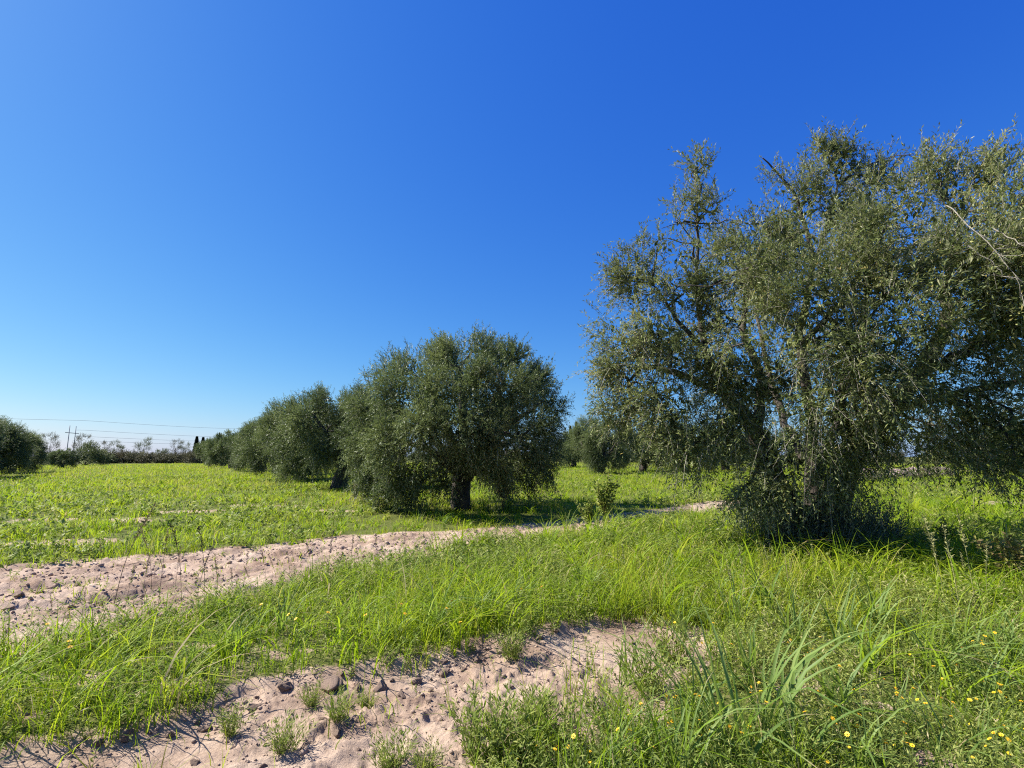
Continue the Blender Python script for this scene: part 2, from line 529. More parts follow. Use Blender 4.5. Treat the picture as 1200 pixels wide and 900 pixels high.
def gz(x, y):
    """height of the built ground surface"""
    x, y = np.atleast_1d(np.asarray(x, float)), np.atleast_1d(np.asarray(y, float))
    a = np.arctan2(x, y)
    a = np.where(a < GA[0], a + 2 * np.pi, a)
    u = np.interp(a, GA, np.arange(len(GA))).clip(0, len(GA) - 1.001)
    v = np.interp(np.hypot(x, y), GR_, np.arange(len(GR_))).clip(0, len(GR_) - 1.001)
    ui, vi = u.astype(int), v.astype(int)
    fu, fv = u - ui, v - vi
    return (GZ[ui, vi] * (1 - fu) + GZ[ui + 1, vi] * fu) * (1 - fv) + (GZ[ui, vi + 1] * (1 - fu) + GZ[ui + 1, vi + 1] * fu) * fv

def g3(px, py):
    x, y = at(px, py)
    return (x, y, float(gz(x, y)[0]))

# ------------------------------------------------------------------ grass and weeds (uncountable ground cover)
def scatter(n, r0, r1, power, half=R(60), g=rng):
    """random points with density falling as r**-power"""
    u = g.random(n)
    e = 2 - power
    r = (r0 ** e + u * (r1 ** e - r0 ** e)) ** (1 / e) if abs(e) > 1e-6 else r0 * (r1 / r0) ** u
    a = g.uniform(-half, half, n)
    return r * np.sin(a), r * np.cos(a), r

def blades(buf, x, y, z, h, w, bend, tint, g, segs=3, mi=0):
    n = len(x)
    ph = g.uniform(0, 2 * np.pi, n)
    dr = np.stack([np.cos(ph), np.sin(ph), np.zeros(n)], -1)
    tw = ph + np.pi / 2 + g.normal(0, .5, n)
    sd = np.stack([np.cos(tw), np.sin(tw), np.zeros(n)], -1)
    P = np.stack([x, y, z], -1)
    rows = []
    lean = g.uniform(.0, .25, n)
    for k in range(segs + 1):
        t = k / segs
        c = P + dr * (h * (lean * t + bend * t ** 2.2))[:, None]
        c[:, 2] += h * (t - .42 * bend * t ** 2.6)
        ww = w * (.75 + .5 * t) * (1 - t ** 2) if k else w * .7
        if k < segs:
            rows += [c - sd * ww[:, None] / 2, c + sd * ww[:, None] / 2]
        else:
            rows.append(c)
    V = np.stack(rows, 1)
    nv = 2 * segs + 1
    b = (np.arange(n) * nv)[:, None]
    q = [b + np.array([[2 * k, 2 * k + 1, 2 * k + 3, 2 * k + 2]]) for k in range(segs - 1)]
    q = np.concatenate(q) if q else None
    t3 = b + np.array([[2 * segs - 2, 2 * segs - 1, 2 * segs]])
    buf.add(V.reshape(-1, 3), q, t3, np.repeat(tint, nv), mi)

TREES_SHADE = []
def front_of_track(x, y):
    """True on the camera's side of the track"""
    xm = np.array([p[0] for p in lo_g]); ym = np.array([p[1] for p in lo_g])
    return y < np.interp(x, np.concatenate([[-14], xm, [30]]), np.concatenate([[-1], ym, [ym[-1] + 2]]))

HERB = [at(*p) for p in [(560, 1000), (550, 935), (575, 905), (705, 892), (800, 862), (835, 800), (830, 735), (900, 700), (1010, 690), (1150, 720), (1300, 740), (1900, 800)]] + [(6, .5), (.4, .5)]

def build_grass():
    g = np.random.default_rng(21)
    # --- short grass of the open field and everything beyond
    b = Buf()
    x, y, r = scatter(720000, 1.5, 125, 1.40, R(60), g)
    tr, ba, pa = masks(x, y)
    front = front_of_track(x, y)
    herb = in_poly(x, y, HERB)
    clump = fbm(x, y, .55, 3)
    fine = fbm(x + 11, y - 4, 2.6, 2)
    keep = ~(tr | ba) & (g.random(len(x)) > pa * .93)
    keep |= ((tr | ba) & (g.random(len(x)) < np.where(ba, .35, 1.5) * (.03 + .16 * np.clip(fbm(x - 8, y + 3, 2.4, 2) - .10, 0, 1) * 3.2)))
    keep &= g.random(len(x)) < np.clip(.68 + .9 * clump + .8 * fine, .03, 1)
    keep &= ~(herb & (g.random(len(x)) < .55))
    x, y, r, front, clump, fine, herb, pa, tr = [a[keep] for a in (x, y, r, front, clump, fine, herb, pa, tr)]
    n = len(x)
    hgt = np.where(front, g.gamma(4, .042, n), g.gamma(5, .026, n)) * np.clip(1 + .9 * clump + .5 * fine, .35, 2.0)
    hgt *= np.where(front & (x < -1.2), .72, 1)
    hgt = np.where((pa > .3) | tr, hgt * .55, hgt)
    hgt = np.where(r > 30, hgt * 1.25, hgt)
    w = .0066 * np.clip(r / 4.2, .8, 40) ** .62 * g.uniform(.7, 1.4, n)
    bend = g.beta(1.6, 2.2, n) * 1.15
    tint = np.clip(np.where(front, .46, .60) + .30 * clump + .26 * fine + .3 * fbm(x - 30, y + 9, .11, 3) + g.normal(0, .16, n), 0, .95)
    tint = np.where(g.random(n) < .03 + .10 * np.clip(fbm(x + 77, y, .7, 2), 0, 1) + .55 * np.clip(fbm(x - 51, y * 1.7, .16, 3) - .22, 0, 1), 1., tint)
    z = gz(x, y) - .01
    nr = r < 9
    blades(b, x[nr], y[nr], z[nr], hgt[nr], w[nr], bend[nr], tint[nr], g, 3)
    fr = ~nr
    blades(b, x[fr], y[fr], z[fr], hgt[fr], w[fr], bend[fr], tint[fr], g, 2)
    tag(obj('grass', b.mesh('grass', M_GRASS)), 'yellow-green grass covering the field between the tracks', 'grass', None, 'stuff')
    # --- taller grass of the strip between the track and the bare soil, in tufts
    b = Buf()
    nt_ = 9500
    tx, ty, tr_ = scatter(nt_, 2.4, 48, 1.25, R(58), g)
    m_tr, m_ba, m_pa = masks(tx, ty)
    fr = front_of_track(tx, ty)
    hb = in_poly(tx, ty, HERB)
    cl = fbm(tx + 5, ty, .8, 2)
    k = ~(m_tr | m_ba) & (m_pa < .3) & (fr | (g.random(nt_) < .55)) & (cl > -.35) & (~hb | (g.random(nt_) < .13))
    tx, ty, cl = tx[k], ty[k], cl[k]
    per = 13
    n = len(tx) * per
    x = np.repeat(tx, per) + g.normal(0, .05, n)
    y = np.repeat(ty, per) + g.normal(0, .05, n)
    size = np.repeat(np.clip(g.gamma(4, .105, len(tx)) * (1 + .4 * cl), .16, .75) * np.where(front_of_track(tx, ty), np.where(tx < -1.2, .78, 1), .62), per)
    h = size * g.uniform(.45, 1.1, n)
    r = np.hypot(x, y)
    tint = np.clip(np.repeat(.42 + .2 * cl + g.normal(0, .13, len(tx)), per) + g.normal(0, .1, n), 0, .95)
    tint = np.where(g.random(n) < .05, g.uniform(.96, 1., n), tint)
    wide = np.repeat(g.random(len(tx)) < .30, per)
    blades(b, x, y, gz(x, y) - .01, h * np.where(wide, 1.15, 1), (.0068 * np.clip(r / 5, .8, 9) ** .75) * g.uniform(.6, 1.5, n) * np.where(wide, 2.0, 1), np.where(wide, g.uniform(.7, 1.5, n), g.beta(2, 2, n) * 1.4), np.clip(tint + np.where(wide, .1, 0), 0, 1), g, 5)
    tag(obj('tall_grass', b.mesh('tall_grass', M_GRASS)), 'taller arching green grass in tufts along the strip before the track', 'tall grass', None, 'stuff')

def herb_stems(b, x, y, h, g, per=14, leafL=.034, leafW=.009, tintm=.5, spread=.7):
    n = len(x)
    S = np.stack([x, y, gz(x, y) - .005], -1)
    ph = g.uniform(0, 2 * np.pi, n)
    D = unit(np.stack([np.cos(ph) * spread * g.random(n), np.sin(ph) * spread * g.random(n), np.ones(n)], -1))
    t = (np.arange(per) + .8) / per
    P = S[:, None] + D[:, None] * (h[:, None] * t)[..., None]
    P = P.reshape(-1, 3)
    m = len(P)
    rv = unit(g.normal(0, 1, (m, 3)) * [1, 1, .35])
    Dl = unit(rv + np.array([0, 0, .55]))
    Nn = unit(np.array([0, 0, 1.]) + g.normal(0, .45, (m, 3)))
    r = np.hypot(P[:, 0], P[:, 1])
    sc = np.clip(r / 3.6, .85, 4) ** .7
    tint = np.clip(np.repeat(tintm + g.normal(0, .17, n), per) + g.normal(0, .16, m), 0, 1)
    leaves(b, P, Dl, Nn, leafL * sc * g.uniform(.6, 1.4, m), leafW * sc * g.uniform(.7, 1.3, m), tint)
    many_twigs(b, S, S + D * h[:, None], .0016, 0, 0., .3)

def build_weeds():
    g = np.random.default_rng(5)
    b = Buf()
    x, y, r = scatter(45000, 1.4, 13, 1.0, R(60), g)
    tr, ba, pa = masks(x, y)
    hb = in_poly(x, y, HERB)
    cl = fbm(x, y + 20, 1.5, 3)
    fr = front_of_track(x, y)
    k = ~(tr | ba) & (pa < .55) & (hb & (cl > -.42) | (~hb & fr & (g.random(len(x)) < .25 + .6 * (fbm(x - 6, y, .9, 2) > .0))))
    x, y, cl = x[k], y[k], cl[k]
    h = np.clip(g.gamma(6, .030, len(x)) * (1 + .7 * cl), .05, .42)
    herb_stems(b, x, y, h, g, 15, .034, .0075, np.clip(.5 + .35 * fbm(x + 4, y, 1.1, 3), .1, .9))
    # sparse seedlings along the edges of the bare soil and on the track
    x, y, r = scatter(5000, 2.0, 14, 1.0, R(57), g)
    tr, ba, pa = masks(x, y)
    k = (tr | ba) & (g.random(len(x)) < np.where(ba, .4, 1.) * .05 + np.where(ba, .5, 1.) * 1.3 * np.clip(fbm(x + 60, y, 1.8, 2) - .15, 0, 1))
    herb_stems(b, x[k], y[k], g.uniform(.03, .12, k.sum()), g, 9, .028, .008, .45)
    # broad-leaved seedlings in the field beyond the track
    x, y, r = scatter(11000, 7, 45, 1.5, R(55), g)
    tr, ba, pa = masks(x, y)
    k = ~(tr | ba) & (pa < .4) & (fbm(x, y, .35, 2) > -.1)
    herb_stems(b, x[k], y[k], g.uniform(.10, .26, k.sum()), g, 9, .042, .019, .5)
    tag(obj('weeds', b.mesh('weeds', M_WEED)), 'low fine-leaved weeds covering the ground at bottom right', 'weeds', None, 'stuff')

build_grass()
build_weeds()

# ------------------------------------------------------------------ clods and crumbs of earth
def lump(g, n_sub=2, rough=.35):
    import bmesh
    bm = bmesh.new()
    bmesh.ops.create_icosphere(bm, subdivisions=n_sub, radius=1)
    V = np.array([v.co[:] for v in bm.verts])
    F = np.array([[v.index for v in f.verts] for f in bm.faces])
    bm.free()
    if n_sub >= 2:                      # broken, angular earth: cut the ball by random planes
        for _ in range(13):
            nn = unit(g.normal(0, 1, 3))
            lim = g.uniform(.45, .8)
            dd = V @ nn
            V = V - np.maximum(dd - lim, 0)[:, None] * nn
    o = g.uniform(0, 90, 3)
    d = 1 + rough * fbm(V[:, 0] + V[:, 2] * .7 + o[0], V[:, 1] - V[:, 2] * .6 + o[1], 1.1, 3) + rough * .9 * fbm(V[:, 0] - V[:, 2] + o[2], V[:, 1] + V[:, 2], 2.9, 2)
    V = V * d[:, None]
    return V, F

def soil_material(name, c0, c1, c2):
    m, nt, out = mat(name)
    L = nt.links.new
    tc = N(nt, 'ShaderNodeTexCoord')
    n = N(nt, 'ShaderNodeTexNoise', Scale=30, Detail=8, Roughness=.7)
    L(tc.outputs['Object'], n.inputs['Vector'])
    r = ramp(nt, n.outputs[0], [(.3, c0), (.5, c1), (.7, c2)])
    p = N(nt, 'ShaderNodeBsdfPrincipled', Roughness=.95)
    p.inputs['Specular IOR Level'].default_value = .1
    L(r.outputs[0], p.inputs['Base Color'])
    bp = N(nt, 'ShaderNodeBump', Strength=.9, Distance=.02)
    L(n.outputs[0], bp.inputs['Height'])
    L(bp.outputs[0], p.inputs['Normal'])
    L(p.outputs[0], out.inputs[0])
    return m
M_CLOD = soil_material('clod earth', (.20, .135, .10), (.30, .215, .163), (.40, .30, .232))
M_CRUMB = soil_material('crumb earth', (.24, .162, .116), (.38, .275, .204), (.47, .355, .268))

def build_clods():
    g = np.random.default_rng(12)
    meshes = []
    for k in range(6):
        V, F = lump(g, 4, .26)
        b = Buf()
        b.add(V, None, F)
        meshes.append(b.mesh('clod', M_CLOD, smooth=False))
    def put(px, py, wpx, hk, label, group, k):
        x, y, z = g3(px, py)
        d = math.hypot(y, 0) / cp
        s = wpx / FOC * d / 2 * (.95 if wpx > 40 else .74)
        o = obj('dirt_clod', meshes[k % 6], None, (x, y, z + s * hk * .05), g.uniform(0, 6.28), (s, s * g.uniform(.6, .85), s * hk))
        tag(o, label, 'clod', group)
    put(385, 797, 54, .42, 'largest brown clod of earth at the grass edge of the bare soil', 'clods along the edge of the bare soil', 0)
    edge = [(335, 800, 26), (420, 800, 22), (446, 798, 30), (470, 806, 26), (428, 815, 20), (490, 790, 22), (520, 782, 26), (560, 770, 20), (632, 748, 20),
            (300, 823, 24), (150, 856, 26), (118, 862, 18), (240, 842, 26), (200, 850, 22), (270, 835, 18), (650, 740, 16), (545, 778, 14), (595, 765, 16), (505, 800, 14)]
    for k, (px, py, w) in enumerate(edge):
        put(px, py, w, g.uniform(.5, .8), 'brown clod of earth along the grassy edge of the bare soil', 'clods along the edge of the bare soil', k + 1)
    gl = np.random.default_rng(99)
    for k in range(34):                 # the broken brown ridge along the grass edge
        q = gl.uniform(1, len(BARE_PX[:12]) - 1.01)
        a_, b_ = BARE_PX[int(q)], BARE_PX[int(q) + 1]
        f = q - int(q)
        px, py = a_[0] + (b_[0] - a_[0]) * f + gl.normal(0, 5), a_[1] + (b_[1] - a_[1]) * f + abs(gl.normal(0, 9)) + 3
        put(px, py, float(np.clip(gl.gamma(3.0, 2.8), 4, 18)), gl.uniform(.5, .9), 'brown clod of earth along the grassy edge of the bare soil', 'clods along the edge of the bare soil', k)
    mid = [(503, 818, 14), (360, 862, 22), (395, 852, 24), (380, 838, 14), (330, 870, 16), (230, 880, 18), (275, 868, 12), (440, 842, 12), (470, 850, 14),
           (310, 886, 14), (545, 815, 10), (700, 770, 10), (690, 790, 10), (640, 800, 9), (740, 745, 14), (600, 800, 9), (180, 890, 16), (130, 888, 18), (480, 835, 10), (420, 870, 12)]
    for k, (px, py, w) in enumerate(mid):
        put(px, py, w, g.uniform(.45, .8), 'small clod lying on the open bare soil', 'clods on the open bare soil', k + 2)
    trk = [(20, 700, 24), (45, 697, 18), (62, 690, 26), (90, 690, 18), (10, 715, 16), (120, 702, 12), (80, 720, 12),
           (210, 668, 10), (260, 664, 10), (300, 655, 10), (350, 655, 10), (170, 672, 12), (400, 645, 8), (440, 640, 8), (500, 632, 8)]
    for k, (px, py, w) in enumerate(trk):
        put(px, py, w, g.uniform(.5, .75), 'clod of dry earth on the dirt track', 'clods on the dirt track', k)
    # crumbs
    b = Buf()
    V0 = [lump(g, 1, .5) for _ in range(6)]
    x, y, r = scatter(90000, 1.8, 15, 1.1, R(56), g)
    tr, ba, pa = masks(x, y)
    dl = dist_line(x, y, LIP)
    k = (ba & (g.random(len(x)) < .45 + .55 * np.exp(-dl / .35))) | (tr & (g.random(len(x)) < .6)) | ((pa > .5) & (g.random(len(x)) < .4))
    k &= fbm(x, y, 2.4, 2) > g.uniform(-.5, .35, len(x))
    x, y, r = x[k], y[k], r[k]
    z = gz(x, y)
    s = .0031 * np.exp(g.normal(0, .66, len(x))) * np.clip(r / 3.2, .8, 2.4) + .002
    s = np.minimum(s, .05)
    var = g.integers(0, 6, len(x))
    for j in range(6):
        m = var == j
        V, F = V0[j]
        a = g.uniform(0, 6.28, m.sum())
        ca, sa = np.cos(a)[:, None], np.sin(a)[:, None]
        X = V[None, :, 0] * ca - V[None, :, 1] * sa
        Y = V[None, :, 0] * sa + V[None, :, 1] * ca
        sc = s[m][:, None]
        VV = np.stack([X * sc + x[m][:, None], Y * sc + y[m][:, None], V[None, :, 2] * sc * .75 + (z[m] + s[m] * .25)[:, None]], -1)
        FF = F[None] + (np.arange(m.sum()) * len(V))[:, None, None]
        b.add(VV.reshape(-1, 3), None, FF.reshape(-1, 3))
    tag(obj('soil_crumbs', b.mesh('soil_crumbs', M_CRUMB)), 'loose crumbs of earth over the bare soil and the track', 'soil crumbs', None, 'stuff')
build_clods()

# ------------------------------------------------------------------ olive trees of the rows
def olive_meshes(seed, H, Rr, per_m2, per, leafL, leafW, n_lobes=30, zlow=.35, low_detail=False):
    g = np.random.default_rng(seed)
    zc = H * .52
    cen = np.array([0, 0, zc * .85])
    tb, cb = Buf(), Buf()
    # trunk and limbs
    skel = []
    lean = g.normal(0, .12, 2)
    tz = g.uniform(.7, 1.0)
    tr_ = np.array([[0, 0, -.12], [lean[0] * .3, lean[1] * .3, .35], [lean[0], lean[1], tz]])
    P = curve_pts(tr_, 10)
    tube(tb, P, np.linspace(.42, .30, 10) * Rr / 3.3, 14, 0, .28, seed)
    top = P[-1]
    nl = 6
    for k in range(nl):
        a = k / nl * 2 * np.pi + g.normal(0, .3)
        out = Rr * g.uniform(.45, .68)
        zz = H * g.uniform(.55, .82)
        Q = curve_pts([top - [0, 0, .25], top + [np.cos(a) * out * .35, np.sin(a) * out * .35, (zz - tz) * .3], [np.cos(a + .2) * out * .75, np.sin(a + .2) * out * .75, tz + (zz - tz) * .7],
                       [np.cos(a) * out, np.sin(a) * out, zz]], 12)
        tube(tb, Q, np.linspace(.19, .05, 12) * Rr / 3.3, 8, 0, .2, seed + k)
        skel.append(Q[3:])
    skel = np.vstack(skel)
    lobes = []
    for k in range(n_lobes):
        u = (k + .5) / n_lobes
        dz = 1 - 1.62 * u
        a = k * 2.39996 + g.normal(0, .3)
        s = math.sqrt(max(0, 1 - dz * dz))
        rr = g.uniform(.66, .86)
        rad = Rr * g.uniform(.19, .32)
        cx, cy = np.cos(a) * s * Rr * rr, np.sin(a) * s * Rr * rr
        cz = zc + dz * (H * (.40 if dz > 0 else .62)) * g.uniform(.80, 1.04)
        cz = max(cz, zlow + rad * .6 + g.uniform(0, .3))
        lobes.append((cx, cy, cz, rad, .95))
    for k in range(5):
        d = unit(g.normal(0, 1, 3)) * .35
        lobes.append((d[0] * Rr, d[1] * Rr, zc + d[2] * H * .5, Rr * .34, .9))
    for lb in lobes:
        nearest_branch(tb, skel, np.array(lb[:3]), .045, .015, g, 0, 5)
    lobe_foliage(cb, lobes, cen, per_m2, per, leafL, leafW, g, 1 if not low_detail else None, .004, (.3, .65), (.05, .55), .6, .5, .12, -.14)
    return tb.mesh('trunk', M_BARKD, smooth=True), cb.mesh('crown', [M_OLIVE2, M_TWIG])

def place_tree(name, meshes, x, y, rz, s, label, group, cat='olive tree'):
    z = float(gz(x, y)[0]) if math.hypot(x, y) < 130 else 0.
    e = empty(name, (x, y, z), label, cat, group, rz, s)
    obj('trunk', meshes[0], e)
    obj('crown', meshes[1], e)
    return e

OL_B = olive_meshes(202, 4.9, 3.25, 30, 18, .098, .025, 32, .2)
OL_C = olive_meshes(303, 4.9, 3.3, 30, 18, .098, .025, 32, .15)
OL_F = olive_meshes(404, 4.8, 3.3, 13, 14, .17, .05, 26, .12, True)
OL_G = olive_meshes(505, 4.8, 3.4, 13, 14, .17, .05, 26, .45, True)

MX, MY = at(541, 597)
def middle_tree():
    g = np.random.default_rng(101)
    bz = float(gz(MX, MY)[0])
    base = np.array([MX, MY, bz])
    A = lambda px, py, dY: at_depth(px, py, MY + dY) - base
    tb, cb = Buf(), Buf()
    P = curve_pts([[0, 0, -.12], A(538, 580, 0), A(541, 560, 0), A(545, 545, 0)], 12)
    tube(tb, P, np.linspace(.34, .21, 12), 16, 0, .3, 8)
    top = P[-1]
    skel = []
    for k, (px, py, dy) in enumerate([(470, 480, 0), (500, 450, 1.2), (540, 430, -.6), (590, 450, .6), (625, 480, -.3), (520, 500, -1.6), (590, 500, 1.9), (475, 520, -1.0), (610, 515, -1.0)]):
        e = A(px, py, dy)
        Q = curve_pts([top - [0, 0, .35], top + (e - top) * .35 + [0, 0, -.1], top + (e - top) * .7 + [0, 0, .1], e], 12)
        tube(tb, Q, np.linspace(.19, .04, 12), 8, 0, .22, k)
        skel.append(Q[3:])
    skel = np.vstack(skel)
    plan = [(452, 447, 0, .62), (485, 428, .3, .62), (520, 422, -.3, .66), (562, 412, .2, .62), (598, 424, -.2, .62), (628, 446, 0, .58), (646, 480, 0, .50), (432, 482, 0, .62), (468, 468, -1.3, .78),
            (512, 462, -1.7, .85), (556, 452, -1.6, .85), (600, 462, -1.4, .80), (632, 500, -.6, .62), (640, 528, 0, .50), (430, 525, 0, .60), (462, 515, -1.5, .78), (500, 505, -2.1, .85), (548, 500, -2.1, .80),
            (590, 508, -1.9, .78), (618, 528, -1.0, .60), (437, 558, -.3, .52), (470, 558, -1.2, .60), (500, 552, -1.6, .62), (455, 575, -.8, .40), (600, 542, -1.0, .48), (633, 545, -.3, .38), (484, 578, -1.0, .34),
            (470, 440, 1.6, .85), (520, 430, 2.0, .9), (575, 430, 2.0, .9), (620, 460, 1.7, .85), (450, 500, 1.7, .85), (510, 490, 2.6, .9), (570, 490, 2.6, .9), (620, 515, 2.0, .8), (540, 470, .5, 1.1), (500, 480, .3, 1.0), (590, 480, .3, 1.0),
            (545, 530, -1.4, .5), (565, 535, .8, .6), (510, 540, 1.5, .6), (520, 562, -1.3, .42), (575, 545, -1.5, .45), (615, 556, -.2, .42), (640, 555, .6, .42), (590, 560, 1.2, .5), (530, 565, 1.6, .5), (575, 518, -2.2, .6), (597, 532, -1.6, .5), (560, 528, -2.0, .5), (585, 550, -1.3, .4)]
    lobes = [(*A(px, py, dy), r, .95) for px, py, dy, r in plan]
    for lb in lobes:
        nearest_branch(tb, skel, np.array(lb[:3]), .045, .014, g, 0, 5)
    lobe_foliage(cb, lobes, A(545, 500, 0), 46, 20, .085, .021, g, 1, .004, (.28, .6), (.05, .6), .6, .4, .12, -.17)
    S, D, Lt, dr = [], [], [], []
    for px, py in [(440, 435), (455, 422), (470, 415), (488, 405), (505, 405), (520, 402), (540, 398), (552, 392), (566, 390), (580, 396), (592, 398), (604, 408), (618, 420), (632, 428), (645, 445), (655, 465), (425, 460)]:
        for k in range(9):
            S.append(A(px + g.normal(0, 6), py + 14 + g.normal(0, 5), g.normal(0, .7)))
            D.append(unit(np.array([g.normal((px - 545) / 260, .3), g.normal(0, .3), 1.])))
            Lt.append(g.uniform(.3, .62)); dr.append(g.uniform(0, .2))
    for px, py in [(610, 555), (628, 560), (640, 555), (600, 552), (498, 575), (460, 585), (440, 580), (470, 588), (480, 585)]:
        for k in range(7):
            S.append(A(px + g.normal(0, 5), py - 22 + g.normal(0, 5), g.normal(-.6, .4)))
            D.append(unit(np.array([g.normal(0, .2), g.normal(0, .2), -1.])))
            Lt.append(g.uniform(.4, .8)); dr.append(.1)
    twig_foliage(cb, np.array(S), np.array(D), np.array(Lt), np.array(dr), 20, .08, .019, g, 1, .004, .6)
    return tb.mesh('trunk', M_BARKD, smooth=True), cb.mesh('crown', [M_OLIVE2, M_TWIG])

ROW = 'olive trees in the row running away to the left'
place_tree('olive_tree', middle_tree(), MX, MY, 0, 1, 'full rounded olive tree with one dark trunk in the middle of the photo', ROW)
def xy(px, Y):
    p = at_depth(px, 540, Y)
    return p[0], p[1]
for (px, Y, m, rz, s, lab) in [
    (398, 24.5, OL_B, 1.0, .98, 'second olive tree of the row, dark foliage down to the grass, behind the middle tree'),
    (352, 33, OL_C, 2.4, .99, 'third olive tree of the row, partly behind the second one'),
    (326, 42.5, OL_B, 4.0, 1.0, 'fourth olive tree of the row, the last tall crown before the low far ones'),
    (309, 54, OL_C, .6, .98, 'olive tree of the row standing between the tall fourth crown and the low far ones'),
    (272, 68, OL_F, 0.3, .98, 'low far olive tree at the left foot of the tall row crowns'),
    (262, 82, OL_F, 2.0, .98, 'far olive tree second from the left end of the row'),
    (251, 98, OL_F, 4.3, 1.0, 'farthest olive tree at the left end of the row')]:
    x, y = xy(px, Y)
    place_tree('olive_tree', m, x, y, rz, s, lab, ROW)
ROWL = 'olive trees at the left edge'
for (px, Y, m, rz, s, lab) in [
    (-22, 38, OL_C, 1.0, .88, 'dark olive tree cut by the left edge of the photo'),
    (16, 47, OL_B, 2.2, .74, 'olive tree second from the left edge, shaded dark on its right side'),
    (-70, 33, OL_B, 5.2, .95, 'olive tree just outside the left edge of the photo'),
    (74, 66, OL_F, 3.9, .50, 'low round olive tree below the power poles')]:
    x, y = xy(px, Y)
    place_tree('olive_tree', m, x, y, rz, s, lab, ROWL)
ROWR = 'olive trees of the rows behind on the right'
for k, (px, Y, m, rz, s, lab) in enumerate([
    (704, 45, OL_C, 1.7, .98, 'dark olive tree behind, seen between the middle tree and the large right tree'),
    (752, 52, OL_G, .2, .95, 'olive tree behind the lower left branches of the large right tree'),
    (803, 50, OL_G, 2.9, .98, 'olive tree behind, just left of the large right tree\'s hanging shoots'),
    (850, 56, OL_G, 4.4, .98, 'olive tree behind, hidden by the shoots left of the large trunk'),
    (672, 72, OL_F, .9, .98, 'small far olive tree right of the middle tree\'s crown'),
    (905, 60, OL_G, 3.4, .95, 'far olive tree behind the large split trunk'),
    (1250, 40, OL_G, 3.4, 1.0, 'far olive tree behind the right end of the large crown'),
    (1180, 48, OL_G, 1.4, .95, 'far olive tree above the bare earth on the right')]):
    x, y = xy(px, Y)
    place_tree('olive_tree', m, x, y, rz, s, lab, ROWR)

